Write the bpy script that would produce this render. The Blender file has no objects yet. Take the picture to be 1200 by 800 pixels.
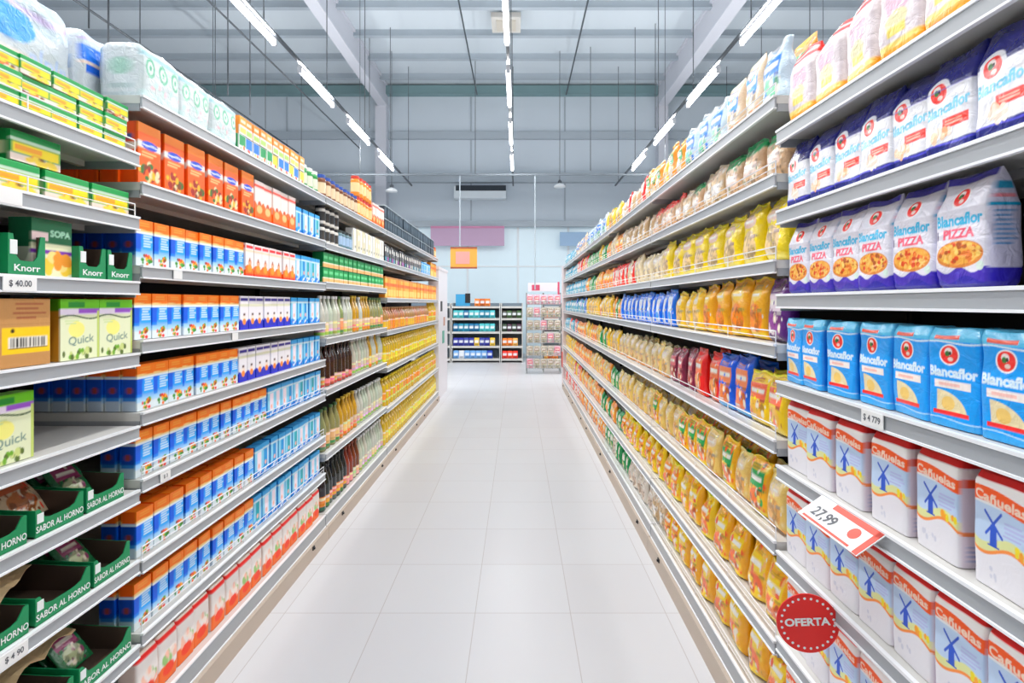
import bpy, math, random
import numpy as np
from mathutils import Vector, Matrix
R = random.Random(7)
PI = math.pi
scene = bpy.context.scene
COL = scene.collection
CZ, F, VX, VY = 1.5, 600.0, 607.0, 355.0     # eye height, focal length in pixels of 1200, vanishing point
XL, XR = -1.22, 0.80                           # planes of the shelf fronts

def lin(c):
    return tuple(((v/255.0)/12.92 if v/255.0 <= .04045 else (((v/255.0)+.055)/1.055)**2.4) for v in c)

# ------------------------------------------------------------------ materials
MATS = {}
def mat(name, rgb, rough=.5, metal=0., spec=.5, noise=0., nscale=20., emit=0., coat=0., bump=0., trans=0.):
    if name in MATS: return MATS[name]
    m = bpy.data.materials.new(name); m.use_nodes = True
    nt = m.node_tree; b = nt.nodes['Principled BSDF']
    c = lin(rgb)
    b.inputs['Base Color'].default_value = (*c, 1)
    b.inputs['Roughness'].default_value = rough
    b.inputs['Metallic'].default_value = metal
    b.inputs['Specular IOR Level'].default_value = spec
    b.inputs['Coat Weight'].default_value = coat
    b.inputs['Transmission Weight'].default_value = trans
    if noise or bump:
        tc = nt.nodes.new('ShaderNodeTexCoord'); nz = nt.nodes.new('ShaderNodeTexNoise')
        nz.inputs['Scale'].default_value = nscale; nz.inputs['Detail'].default_value = 3
        nt.links.new(tc.outputs['Object'], nz.inputs['Vector'])
        if noise:
            mx = nt.nodes.new('ShaderNodeMix'); mx.data_type = 'RGBA'
            mx.inputs['A'].default_value = (*[v*(1-noise) for v in c], 1)
            mx.inputs['B'].default_value = (*[min(1, v*(1+noise)) for v in c], 1)
            nt.links.new(nz.outputs['Fac'], mx.inputs['Factor'])
            nt.links.new(mx.outputs['Result'], b.inputs['Base Color'])
        if bump:
            bp = nt.nodes.new('ShaderNodeBump'); bp.inputs['Strength'].default_value = bump
            bp.inputs['Distance'].default_value = .01
            nt.links.new(nz.outputs['Fac'], bp.inputs['Height']); nt.links.new(bp.outputs['Normal'], b.inputs['Normal'])
    if emit:
        b.inputs['Emission Color'].default_value = (*c, 1); b.inputs['Emission Strength'].default_value = emit
    MATS[name] = m
    return m

def print_mat(name, rough, coat=0., bump=0.):
    """printed packaging: the print comes from the mesh's own colour attribute"""
    m = bpy.data.materials.new(name); m.use_nodes = True
    nt = m.node_tree; b = nt.nodes['Principled BSDF']
    a = nt.nodes.new('ShaderNodeVertexColor'); a.layer_name = 'print'
    nt.links.new(a.outputs['Color'], b.inputs['Base Color'])
    b.inputs['Roughness'].default_value = rough
    b.inputs['Coat Weight'].default_value = coat
    b.inputs['Coat Roughness'].default_value = .15
    if bump:
        tc = nt.nodes.new('ShaderNodeTexCoord'); nz = nt.nodes.new('ShaderNodeTexNoise')
        nz.inputs['Scale'].default_value = 38; nz.inputs['Detail'].default_value = 2; nz.inputs['Distortion'].default_value = 1.2
        bp = nt.nodes.new('ShaderNodeBump'); bp.inputs['Strength'].default_value = bump; bp.inputs['Distance'].default_value = .006
        nt.links.new(tc.outputs['Object'], nz.inputs['Vector'])
        nt.links.new(nz.outputs['Fac'], bp.inputs['Height']); nt.links.new(bp.outputs['Normal'], b.inputs['Normal'])
    return m
P_CARD = print_mat('printed_card', .45)
P_PAPER = print_mat('printed_paper', .5, bump=.15)
P_FILM = print_mat('printed_film', .26, coat=.4, bump=.65)
P_BOTTLE = print_mat('printed_bottle', .15, coat=.5)

# ------------------------------------------------------------------ mesh helpers
class MB:
    def __init__(s): s.v = []; s.f = []; s.m = []
    def quad(s, a, b, c, d, mi=0):
        n = len(s.v); s.v += [a, b, c, d]; s.f.append((n, n+1, n+2, n+3)); s.m.append(mi)
    def box(s, x0, x1, y0, y1, z0, z1, mi=0):
        n = len(s.v)
        s.v += [(x0,y0,z0),(x1,y0,z0),(x1,y1,z0),(x0,y1,z0),(x0,y0,z1),(x1,y0,z1),(x1,y1,z1),(x0,y1,z1)]
        for q in ((0,3,2,1),(4,5,6,7),(0,1,5,4),(1,2,6,5),(2,3,7,6),(3,0,4,7)):
            s.f.append(tuple(n+i for i in q)); s.m.append(mi)
        return s
    def extrude_y(s, prof, y0, y1, mi=0):
        """profile of (x,z) points, run along y"""
        n = len(s.v); k = len(prof)
        s.v += [(x, y0, z) for x, z in prof] + [(x, y1, z) for x, z in prof]
        for i in range(k):
            j = (i+1) % k
            s.f.append((n+i, n+j, n+k+j, n+k+i)); s.m.append(mi)
        s.f.append(tuple(n+k-1-i for i in range(k))); s.m.append(mi)
        s.f.append(tuple(n+k+i for i in range(k))); s.m.append(mi)
        return s
    def tube(s, p, q, r, k=8, mi=0):
        p = Vector(p); q = Vector(q); d = (q-p).normalized()
        a = d.orthogonal().normalized(); b = d.cross(a); n = len(s.v)
        for c in (p, q):
            for i in range(k):
                t = 2*PI*i/k; w = c + a*math.cos(t)*r + b*math.sin(t)*r; s.v.append(tuple(w))
        for i in range(k):
            j = (i+1) % k; s.f.append((n+i, n+j, n+k+j, n+k+i)); s.m.append(mi)
        s.f.append(tuple(n+k-1-i for i in range(k))); s.m.append(mi)
        s.f.append(tuple(n+k+i for i in range(k))); s.m.append(mi)
        return s
    def lathe(s, prof, k=16, c=(0,0,0), mi=0):
        n = len(s.v)
        for r, z in prof:
            for i in range(k):
                t = 2*PI*i/k; s.v.append((c[0]+r*math.cos(t), c[1]+r*math.sin(t), c[2]+z))
        for a in range(len(prof)-1):
            for i in range(k):
                j = (i+1) % k; s.f.append((n+a*k+i, n+a*k+j, n+(a+1)*k+j, n+(a+1)*k+i)); s.m.append(mi)
        s.f.append(tuple(n+k-1-i for i in range(k))); s.m.append(mi)
        e = n+(len(prof)-1)*k
        s.f.append(tuple(e+i for i in range(k))); s.m.append(mi)
        return s
    def mesh(s, name, mats, smooth=False, bevel=0):
        me = bpy.data.meshes.new(name); me.from_pydata(s.v, [], s.f)
        for m in (mats if isinstance(mats, (list, tuple)) else [mats]): me.materials.append(m)
        me.polygons.foreach_set('material_index', s.m)
        if smooth: me.polygons.foreach_set('use_smooth', [True]*len(s.f))
        me.update(); return me

def link(name, data, parent=None, loc=(0,0,0), rot=(0,0,0)):
    o = bpy.data.objects.new(name, data); COL.objects.link(o)
    o.location = loc; o.rotation_euler = rot
    if parent: o.parent = parent
    return o
def tag(o, label, cat, group=None):
    o['label'] = label; o['category'] = cat
    if group: o['group'] = group
    return o
def thing(name, label, cat, loc=(0,0,0), rot=(0,0,0), group=None):
    o = link(name, None, None, loc, rot); o.empty_display_size = .1
    return tag(o, label, cat, group)
def struct(name, mb, m, **k):
    o = link(name, mb.mesh(name, m, **k)); o['kind'] = 'structure'; return o

ONES = ['', 'first','second','third','fourth','fifth','sixth','seventh','eighth','ninth','tenth','eleventh','twelfth','thirteenth',
        'fourteenth','fifteenth','sixteenth','seventeenth','eighteenth','nineteenth']
TENS = {2:'twent',3:'thirt',4:'fort',5:'fift',6:'sixt',7:'sevent',8:'eight',9:'ninet'}
def ordw(n):
    if n < 20: return ONES[n]
    if n % 10 == 0: return TENS[n//10] + 'ieth'
    return TENS[n//10] + 'y-' + ONES[n % 10]

# ------------------------------------------------------------------ lettering
_TM = {}
def text_curve(s, bold=.0):
    c = bpy.data.curves.new('lettering', 'FONT'); c.body = s; c.offset = bold; c.resolution_u = 3
    c.align_x = 'CENTER'; c.align_y = 'CENTER'
    return c
def text_tris(s, bold):
    c = text_curve(s, bold); o = bpy.data.objects.new('lettering', c)
    me = o.to_mesh(); me.calc_loop_triangles()
    V = np.array([v.co[:2] for v in me.vertices]); T = np.array([t.vertices[:] for t in me.loop_triangles])
    o.to_mesh_clear(); bpy.data.objects.remove(o); bpy.data.curves.remove(c)
    return V, T
def text_mask(s, bold=.02, hres=44):
    k = (s, bold)
    if k in _TM: return _TM[k]
    V, T = text_tris(s, bold)
    lo, hi = V.min(0), V.max(0); sc = hres/(hi[1]-lo[1])
    W = int((hi[0]-lo[0])*sc)+1; P = (V-lo)*sc
    M = np.zeros((hres+1, W+1), bool)
    for t in T:
        a, b, c = P[t]
        x0, x1 = int(min(a[0],b[0],c[0])), int(max(a[0],b[0],c[0]))+1
        y0, y1 = int(min(a[1],b[1],c[1])), int(max(a[1],b[1],c[1]))+1
        X, Y = np.meshgrid(np.arange(x0, x1+1)+.0, np.arange(y0, y1+1)+.0)
        def e(p, q): return (q[0]-p[0])*(Y-p[1]) - (q[1]-p[1])*(X-p[0])
        e1, e2, e3 = e(a,b), e(b,c), e(c,a)
        ins = ((e1 >= -.3)&(e2 >= -.3)&(e3 >= -.3)) | ((e1 <= .3)&(e2 <= .3)&(e3 <= .3))
        yy = np.clip(Y[ins].astype(int), 0, hres); xx = np.clip(X[ins].astype(int), 0, W)
        M[yy, xx] = True
    _TM[k] = M
    return M
def letter_mesh(name, s, height, m, bold=.015, aspect=1.0):
    V, T = text_tris(s, bold); lo, hi = V.min(0), V.max(0); sc = height/(hi[1]-lo[1]); c = (lo+hi)/2
    me = bpy.data.meshes.new(name)
    me.from_pydata([((v[0]-c[0])*sc*aspect, 0, (v[1]-c[1])*sc) for v in V], [], [tuple(int(i) for i in t) for t in T])
    me.materials.append(m); me.update(); return me

# ------------------------------------------------------------------ artwork canvas
class Art:
    def __init__(s, nx, nz, bg, ss=3):
        s.nx, s.nz, s.ss = nx, nz, ss
        s.im = np.zeros((nz*ss, nx*ss, 3)); s.im[:] = lin(ink(bg))
        s.X, s.Y = np.meshgrid((np.arange(nx*ss)+.5)/(nx*ss), (np.arange(nz*ss)+.5)/(nz*ss))
    def put(s, mask, c, a=1.):
        c = np.array(lin(ink(c))); s.im[mask] = s.im[mask]*(1-a) + c*a; return s
    def rect(s, x0, x1, y0, y1, c, a=1.): return s.put((s.X >= x0)&(s.X <= x1)&(s.Y >= y0)&(s.Y <= y1), c, a)
    def ell(s, cx, cy, rx, ry, c, a=1.): return s.put(((s.X-cx)/rx)**2+((s.Y-cy)/ry)**2 <= 1, c, a)
    def grad(s, y0, y1, c0, c1):
        m = (s.Y >= y0)&(s.Y <= y1); t = ((s.Y[m]-y0)/(y1-y0))[:, None]
        s.im[m] = np.array(lin(ink(c0)))*(1-t) + np.array(lin(ink(c1)))*t; return s
    def line(s, x0, y0, x1, y1, w, c):
        dx, dy = x1-x0, y1-y0; L = dx*dx+dy*dy
        t = np.clip(((s.X-x0)*dx+(s.Y-y0)*dy)/L, 0, 1)
        return s.put(np.hypot(s.X-x0-t*dx, s.Y-y0-t*dy) < w, c)
    def wave(s, y, amp, w, c, ph=0., k=1.):
        yy = y + amp*np.sin((s.X*k+ph)*2*PI); return s.put(np.abs(s.Y-yy) < w, c)
    def under(s, y, amp, c, ph=0., k=1.):
        return s.put(s.Y < y + amp*np.sin((s.X*k+ph)*2*PI), c)
    def text(s, t, x0, x1, y0, y1, c, slope=0., bold=.03):
        M = text_mask(t, bold); h, w = M.shape
        u = (s.X-x0)/(x1-x0); v = (s.Y-y0-slope*(s.X-(x0+x1)/2))/(y1-y0)
        ok = (u >= 0)&(u < 1)&(v >= 0)&(v < 1)
        m = np.zeros_like(ok); m[ok] = M[np.clip((v[ok]*h).astype(int),0,h-1), np.clip((u[ok]*w).astype(int),0,w-1)]
        return s.put(m, c)
    def bits(s, x0, x1, y0, y1, cols, n=24, r=.07, seed=1, ell=True, asp=1.):
        q = random.Random(seed)
        for i in range(n):
            cx, cy = q.uniform(-1,1), q.uniform(-1,1)
            if ell and cx*cx+cy*cy > 1: continue
            s.ell((x0+x1)/2+cx*(x1-x0)/2, (y0+y1)/2+cy*(y1-y0)/2, r*q.uniform(.6,1.2), r*asp*q.uniform(.6,1.2), q.choice(cols))
        return s
    def lines(s, x0, x1, y0, y1, n, c, seed=0):
        q = random.Random(seed)
        for i in range(n):
            y = y0+(y1-y0)*(i+.5)/n; s.rect(x0+q.random()*.04, x1-q.random()*(x1-x0)*.35, y-.25*(y1-y0)/n, y+.25*(y1-y0)/n, c)
        return s
    def down(s):
        return s.im.reshape(s.nz, s.ss, s.nx, s.ss, 3).mean(axis=(1, 3))

def ink(c, k=1.22):
    g = .3*c[0]+.59*c[1]+.11*c[2]
    return tuple(max(0., min(255., g+(v-g)*k)) for v in c)
WHITE=(245,245,245)
def prof_box(t): return np.ones_like(t), np.ones_like(t), 60.
def prof_brick(t):
    b = np.where(t > .9, 1-(t-.9)*2.2, 1.); a = np.where(t > .93, 1-(t-.93)*.6, 1.); return a*(.985+.015*np.sin(t*PI)), b*(.93+.07*np.sin(t*PI)), 9.
def prof_block(t):     # filled flour bag with a folded top
    b = np.interp(t, [0,.03,.12,.7,.8,.9,.96,1], [.75,.93,1,.98,.72,.42,.22,.12])
    a = np.interp(t, [0,.05,.7,.85,1], [.95,1,.99,.97,.95]); return a, b, 6.
def prof_pillow(t):    # film bag with crimped seals top and bottom
    b = np.interp(t, [0,.03,.08,.2,.45,.75,.88,.94,1], [.25,.6,.8,.97,1,.82,.45,.12,.07])
    a = np.interp(t, [0,.1,.5,.85,1], [1,.97,.93,.96,1]); return a, b, 2.8
def prof_soft(t):      # lying or slumped soft bag
    b = np.interp(t, [0,.05,.3,.6,.85,1], [.5,.85,1,.9,.45,.1])
    a = np.interp(t, [0,.3,.7,.9,1], [.97,1,.93,.86,.9]); return a, b, 2.4
def prof_flat(t):      # thin sachet
    b = np.interp(t, [0,.06,.3,.7,.94,1], [.1,.35,1,1,.35,.1]); return np.ones_like(t), b, 2.6

def pack_mesh(name, w, h, d, front, side, prof, m, ns=8, wr=0., seed=0, lean=0.):
    """closed package: rings of a rounded rectangle stacked up; the print sits in the colour attribute"""
    nx, nz = front.nx, front.nz
    fi = front.down(); si = side.down()
    fr = [( -1+2*i/(nx-1), -1.) for i in range(nx)]
    rt = [(1., -1+2*i/(ns+1)) for i in range(1, ns+1)]
    nb = 7
    bk = [(1-2*i/(nb-1), 1.) for i in range(nb)]
    lf = [(-1., 1-2*i/(ns+1)) for i in range(1, ns+1)]
    ring = np.array(fr+rt+bk+lf); K = len(ring)
    t = np.arange(nz)/(nz-1.)
    a, b, n = prof(t)
    den = (np.abs(ring[:,0])**n + np.abs(ring[:,1])**n)**(1/n)
    q = ring/den[:,None]
    X = q[None,:,0]*a[:,None]*w/2; Y = q[None,:,1]*b[:,None]*d/2; Z = np.repeat((t*h)[:,None], K, 1)
    if wr:
        g = np.random.RandomState(seed)
        disp = np.zeros_like(X)
        env = .35+1.3*np.abs(t-.45)[:,None]**1.2
        for i in range(7):
            kx, kz = g.uniform(-50,50), g.uniform(15,75)
            disp += np.sin(X*kx*1.2+Z*kz+Y*g.uniform(-60,60)+g.uniform(0,6))*g.uniform(.3,1)
        disp *= wr*env/3
        Y = Y + disp*np.sign(q[None,:,1])*(np.abs(q[None,:,1])**.5)
        X = X + .35*disp*q[None,:,0]
        tz = np.clip((t-.8)/.2, 0, 1)[:,None]
        Z = Z + wr*.8*tz*np.sin(X*60+seed)
        Y = Y + lean*tz**1.3
    # colours
    C = np.zeros((nz, K, 4)); C[..., 3] = 1
    C[:, :nx, :3] = fi
    sidx = [int((i+.5)/ns*si.shape[1]) for i in range(ns)]
    C[:, nx:nx+ns, :3] = si[:, sidx]
    bidx = [min(nx-1, int((1-i/(nb-1))*(nx-1))) for i in range(nb)]
    C[:, nx+ns:nx+ns+nb, :3] = fi[:, bidx]
    C[:, nx+ns+nb:, :3] = si[:, sidx[::-1]]
    V = np.stack([X, Y, Z], -1).reshape(-1, 3)
    i = np.arange(nz-1)[:,None]*K; j = np.arange(K)[None,:]; j2 = (j+1) % K
    quads = np.stack([i+j, i+j2, i+K+j2, i+K+j], -1).reshape(-1, 4)
    faces = quads.tolist() + [list(range(K))[::-1], [(nz-1)*K+k for k in range(K)]]
    me = bpy.data.meshes.new(name); me.from_pydata(V.tolist(), [], faces)
    ca = me.color_attributes.new('print', 'FLOAT_COLOR', 'POINT'); ca.data.foreach_set('color', C.reshape(-1).astype(np.float32))
    me.materials.append(m)
    if prof is not prof_box: me.polygons.foreach_set('use_smooth', [True]*len(faces))
    me.update(); return me

def lathe_print(name, prof, bands, k=18, m=None, face=None):
    """bottle or jar body; bands: (z0, z1, colour) printed rings; face: (z0,z1,colour) a patch on the front half only"""
    zs = []
    for (r0,z0),(r1,z1) in zip(prof[:-1], prof[1:]):
        n = max(1, int(abs(z1-z0)/.006))
        for i in range(n): zs.append((r0+(r1-r0)*i/n, z0+(z1-z0)*i/n))
    zs.append(prof[-1])
    mb = MB().lathe(zs, k)
    me = mb.mesh(name, m or P_BOTTLE, smooth=True)
    C = np.ones((len(me.vertices), 4))
    for i, v in enumerate(me.vertices):
        c = bands[0][2]
        for z0, z1, cc in bands:
            if z0 <= v.co.z <= z1: c = cc
        if face and face[0] <= v.co.z <= face[1] and v.co.y < -.3*abs(v.co.x): c = face[2]
        C[i, :3] = lin(ink(c))
    ca = me.color_attributes.new('print', 'FLOAT_COLOR', 'POINT'); ca.data.foreach_set('color', C.reshape(-1).astype(np.float32))
    return me

# a product kind: name, category, short description, plural for its group, mesh(es), size
class Kind:
    def __init__(s, name, cat, desc, plural, size, meshes, parts=()):
        s.name, s.cat, s.desc, s.plural, s.size, s.meshes, s.parts = name, cat, desc, plural, size, meshes, parts
K = {}
def solid_side(nz, *bands, bg=(255,255,255)):
    a = Art(6, nz, bg)
    for y0, y1, c in bands: a.rect(0, 1, y0, y1, c)
    return a
def add(key, name, cat, desc, plural, w, h, d, fn, prof, m, nx=24, nz=40, wr=0., nvar=1, side=None, ns=6, lean=0.):
    ms = []
    for v in range(nvar):
        f = Art(nx, nz, (255,255,255)); s = Art(6, nz, (255,255,255)); fn(f, s, v)
        ms.append(pack_mesh(name, w, h, d, f, s, prof, m, ns, wr, seed=v*13+len(K), lean=lean*(1 if v % 2 else -.4)))
    K[key] = Kind(name, cat, desc, plural, (w, d, h), ms)

# ------------------------------------------------------------------ the packaging
VEG = [(240,120,30),(60,140,50),(220,50,40),(250,200,60),(140,80,40),(90,170,70)]
def a_carton(f, s, v):
    f.grad(.0, .8, (225,240,250), (0,125,225)); f.grad(.2, .42, (190,228,248), (20,145,232)); f.grad(.42, .5, (20,145,232), (10,140,232)); f.grad(.5, .74, (20,150,232), (0,110,215))
    f.rect(.0, .3, .36, .72, (0,92,205)); f.rect(.0,.3,.3,.36,(30,130,220))
    f.rect(.4, .95, .36, .72, (45,165,238)); f.lines(.42, .95, .4, .68, 5, (225,240,250), v+3)
    f.rect(0, 1, 0, .18, (228,238,242)); f.bits(.3, .9, .04, .24, VEG, 22, .08, v+2, asp=.5)
    f.rect(0, 1, .74, 1, (250,130,25)); f.wave(.75, .012, .03, (250,215,150)); f.rect(0,1,.69,.735,(240,246,250))
    f.lines(.2, .8, .84, .94, 2, (255,170,80), 4)
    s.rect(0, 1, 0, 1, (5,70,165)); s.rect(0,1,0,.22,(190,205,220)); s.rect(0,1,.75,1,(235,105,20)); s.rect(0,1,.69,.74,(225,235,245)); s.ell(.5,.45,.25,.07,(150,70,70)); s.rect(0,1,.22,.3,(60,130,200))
add('carton','soup_carton','carton','blue carton with orange top','blue cartons with orange tops',.076,.152,.052,a_carton,prof_box,P_CARD,26,48,nvar=2)
def a_redwhite(f, s, v):
    f.rect(0,1,0,1,(246,240,240)); f.rect(0,1,.84,1,(250,240,238)); f.rect(.08,.9,.84,.93,(225,40,50)); f.rect(0,1,.74,.8,(250,225,200))
    f.under(.3,.05,(245,120,40)); f.rect(0,1,0,.09,(235,60,40)); f.ell(.5,.42,.2,.1,(250,180,150)); f.ell(.5,.25,.26,.12,(250,160,60)); f.rect(.44,.56,.45,.56,(160,90,60))
    s.rect(0,1,0,1,(235,225,225)); s.rect(0,1,0,.2,(230,90,40)); s.rect(0,1,.84,.93,(210,50,50))
add('redwhite','soup_box','box','white box with red band','white boxes with a red band',.07,.152,.05,a_redwhite,prof_box,P_CARD,20,40)
def a_navy(f, s, v):
    f.rect(0,1,0,1,(243,240,244)); f.rect(.06,.94,.84,.93,(35,20,120)); f.rect(0,1,.68,.76,(225,225,200)); f.under(.26,.05,(30,45,170),.2)
    f.ell(.5,.3,.24,.14,(250,235,225)); f.ell(.5,.24,.2,.09,(250,150,80)); f.rect(.38,.62,.42,.48,(90,60,60)); f.rect(0,1,0,.05,(40,40,190))
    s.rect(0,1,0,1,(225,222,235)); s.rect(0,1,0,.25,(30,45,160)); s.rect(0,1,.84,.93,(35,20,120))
add('navy','soup_box','box','white box with navy band','white boxes with a navy band',.07,.152,.05,a_navy,prof_box,P_CARD,20,40)
def a_teal(f, s, v):
    f.rect(0,1,0,1,(150,215,240)); f.rect(0,1,.84,1,(60,160,215)); f.rect(0,1,.8,.84,(230,245,250)); f.rect(.3,.72,.2,.78,[(20,165,180),(250,235,245),(30,150,210)][v]); f.rect(.72,.8,.2,.78,(240,240,250))
    f.under(.2,.04,(40,150,220)); f.bits(.1,.9,.04,.18,[(240,245,250),(20,90,190)],8,.12,v+5,asp=.4); f.ell(.5,.35,.12,.07,(245,190,170))
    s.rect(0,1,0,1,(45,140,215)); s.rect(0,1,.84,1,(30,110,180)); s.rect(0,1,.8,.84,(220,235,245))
add('teal','milk_powder_box','box','pale blue box with stripes','pale blue boxes',.072,.15,.05,a_teal,prof_box,P_CARD,18,36,nvar=3)
def a_orange(f, s, v):
    f.rect(0,1,0,1,(245,105,20)); f.rect(0,1,.84,1,(250,140,40)); f.rect(0,1,.6,.7,(250,240,230)); f.ell(.5,.66,.36,.07,(30,80,190)); f.wave(.66,.008,.012,(235,240,250),0,2)
    f.lines(.15,.85,.46,.56,2,(255,200,140),1); f.bits(.1,.9,.08,.36,[(60,110,50),(120,60,30),(240,220,180),(250,190,60),(150,30,20)],34,.1,v,asp=.6)
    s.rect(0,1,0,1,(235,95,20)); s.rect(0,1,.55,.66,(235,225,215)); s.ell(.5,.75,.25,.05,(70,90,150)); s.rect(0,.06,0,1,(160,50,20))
add('orange','cereal_box','box','orange box with a blue oval','orange boxes with a blue oval',.105,.205,.06,a_orange,prof_box,P_CARD,26,48,nvar=2)
def a_orange2(f, s, v):
    f.rect(0,1,0,1,(248,235,230)); f.rect(0,1,.82,.9,(235,90,70)); f.under(.42,.06,(245,120,40),.3); f.ell(.5,.36,.2,.14,(200,90,40)); f.ell(.5,.3,.28,.1,(250,200,140)); f.rect(0,1,0,.1,(235,80,30))
    s.rect(0,1,0,1,(240,220,210)); s.rect(0,1,0,.3,(235,100,40))
add('orange2','dessert_box','box','white box with orange foot','white boxes with an orange foot',.085,.19,.05,a_orange2,prof_box,P_CARD,18,36)
def a_redpack(f, s, v):
    f.rect(0,1,0,1,(246,240,236)); f.rect(0,1,.86,.96,(232,50,45)); f.under(.3,.06,(248,120,50),.1*v); f.bits(.2,.9,.3,.6,[(250,190,180),(160,200,130),(250,235,225),(250,200,180)],14,.1,v); f.ell(.5,.24,.28,.12,(240,70,30)); f.rect(0,1,.95,1,(248,235,225))
    s.rect(0,1,0,1,(225,205,195)); s.rect(0,1,.86,.96,(215,50,40)); s.ell(.5,.5,.06,.03,(90,50,50))
add('redpack','sugar_pack','packet','white packet with red top','white packets with red tops',.1,.175,.07,a_redpack,prof_brick,P_PAPER,22,40,nvar=2)
def a_gy(f, s, v):
    f.rect(0,1,0,1,(15,150,80)); f.rect(.06,.94,.3,.62,(250,225,50)); f.rect(.1,.6,.38,.55,(250,170,60)); f.rect(0,1,.66,.74,(235,245,235)); f.rect(.0,1,.0,.26,(240,225,215)); f.bits(.1,.9,.04,.24,[(120,60,40),(220,120,70),(250,220,90)],10,.1,v,asp=1); f.rect(0,1,.96,1,(90,190,120))
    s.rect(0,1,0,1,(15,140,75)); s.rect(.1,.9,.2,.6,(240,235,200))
add('stock','stock_cube_box','box','small green box with yellow label','small green stock cube boxes',.085,.046,.06,a_gy,prof_box,P_CARD,22,16,nvar=2)
add('stocklong','stock_cube_box','box','long green box with yellow label','long green stock cube boxes',.14,.075,.08,a_gy,prof_box,P_CARD,30,20)
def a_quick(f, s, v):
    f.rect(0,1,0,1,(233,238,205)); f.rect(0,1,.84,1,(110,185,40)); f.rect(.2,.6,.86,.95,(30,130,50)); f.rect(0,1,.74,.84,(235,225,240)); f.rect(.45,1,.76,.84,(150,90,190)); f.wave(.7,.03,.012,(60,90,50)); f.ell(.4,.5,.2,.13,(245,240,150)); f.text('Quick',.2,.85,.24,.4,(110,140,130),.06,.01)
    f.bits(.05,.95,.04,.16,[(120,170,60),(90,110,50),(210,220,150)],20,.05,3); f.lines(.1,.5,.58,.66,2,(210,225,170)); f.rect(.92,1,0,.8,(200,215,130))
    s.rect(0,1,0,1,(190,140,50)); s.rect(0,1,.8,1,(80,140,30))
add('quick','soup_box','box','pale green instant soup box','pale green instant soup boxes',.13,.17,.045,a_quick,prof_box,P_CARD,52,64)
def a_knorr(f, s, v):
    f.rect(0,1,0,1,(238,238,205)); f.rect(0,1,.58,1,(10,100,65)); f.text('SOPA',.45,.95,.7,.82,(190,235,210)); f.rect(.02,.4,.62,.76,(240,215,215)); f.rect(0,1,.4,.47,(120,60,160)); f.bits(.3,.95,.06,.36,[(250,210,90),(235,160,70),(250,225,150)],20,.12,2); f.rect(0,.3,.0,.38,(220,215,200))
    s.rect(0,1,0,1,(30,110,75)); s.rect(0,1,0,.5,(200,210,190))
add('knorr','soup_display_box','box','green and cream soup box','upright soup boxes',.12,.152,.06,a_knorr,prof_box,P_CARD,40,56)
def a_kraft(f, s, v):
    f.rect(0,1,0,1,(190,145,95)); f.rect(0,1,.62,.63,(165,120,75)); f.rect(.5,.985,.2,.58,(245,205,20)); f.rect(.56,.95,.28,.44,(238,235,225))
    q = random.Random(4); x = .58
    while x < .93:
        wv = q.uniform(.006,.02); f.rect(x, x+wv, .29,.43,(40,35,30)); x += wv+q.uniform(.006,.02)
    f.rect(.56,.95,.27,.285,(40,30,25)); f.ell(.6,.53,.02,.03,(40,30,20)); f.lines(.6,.95,.68,.95,4,(165,105,70),2)
    s.rect(0,1,0,1,(150,100,70))
add('kraft','cardboard_box','box','brown cardboard box with yellow barcode label','cardboard boxes',.26,.17,.26,a_kraft,prof_box,P_PAPER,90,60)
def a_top(f, s, v):
    base = [(30,120,215),(30,125,215),(245,225,90),(20,150,90)][v]
    f.rect(0,1,0,1,(240,242,238)); f.rect(.08,.92,.4,.95,base); f.bits(.1,.9,.04,.35,[(160,200,90),(240,240,235),(230,110,80),(210,220,120)],10,.12,v)
    s.rect(0,1,0,1,base)
add('topbox','tea_box','box','small blue and green box','small blue and green boxes',.06,.08,.06,a_top,prof_box,P_CARD,16,22,nvar=4)
def a_topo(f, s, v):
    f.rect(0,1,0,1,(240,240,232)); f.rect(0,1,.5,1,[(248,165,70),(250,180,100),(245,150,60)][v]); f.rect(.1,.9,.1,.4,[(250,215,120),(240,190,150),(180,210,120)][v]); f.rect(.2,.8,.65,.8,(250,235,205))
    s.rect(0,1,0,1,(240,160,80))
add('topboxo','tea_box','box','small orange box stacked above','small orange boxes',.06,.08,.06,a_topo,prof_box,P_CARD,16,22,nvar=3)
def a_cream(f, s, v):
    c = [(235,228,200),(242,242,240)][v]
    f.rect(0,1,0,1,c); f.rect(.1,.3,.1,.9,(210,205,180)); f.rect(.5,.9,.55,.75,(250,250,250)); f.rect(.5,.9,.2,.3,(170,170,160)); s.rect(0,1,0,1,c)
add('creambox','cream_box','box','tall cream box','tall cream boxes',.07,.185,.06,a_cream,prof_box,P_CARD,14,30,nvar=2)
def a_green(f, s, v):
    f.rect(0,1,0,1,(10,150,80)); f.rect(0,1,.0,.3,(250,190,130)); f.rect(0,1,.26,.34,(240,240,220)); f.rect(.1,.8,.55,.75,(120,210,150)); f.rect(0,1,.9,1,(0,110,60)); s.rect(0,1,0,1,(10,120,65))
add('greenbox','broth_box','box','green box with peach foot','green boxes with a peach foot',.09,.095,.07,a_green,prof_box,P_CARD,16,24)
def a_dark(f, s, v):
    f.rect(0,1,0,1,(38,52,62)); f.rect(.12,.88,.15,.8,(58,75,88)); f.rect(.2,.5,.4,.7,(90,105,115)); f.rect(0,1,.92,1,(190,200,205)); s.rect(0,1,0,1,(30,40,50)); s.rect(0,1,.92,1,(180,190,195))
add('dark','coffee_box','box','black coffee box with pale rim','black coffee boxes',.09,.12,.08,a_dark,prof_box,P_CARD,16,26)
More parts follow.
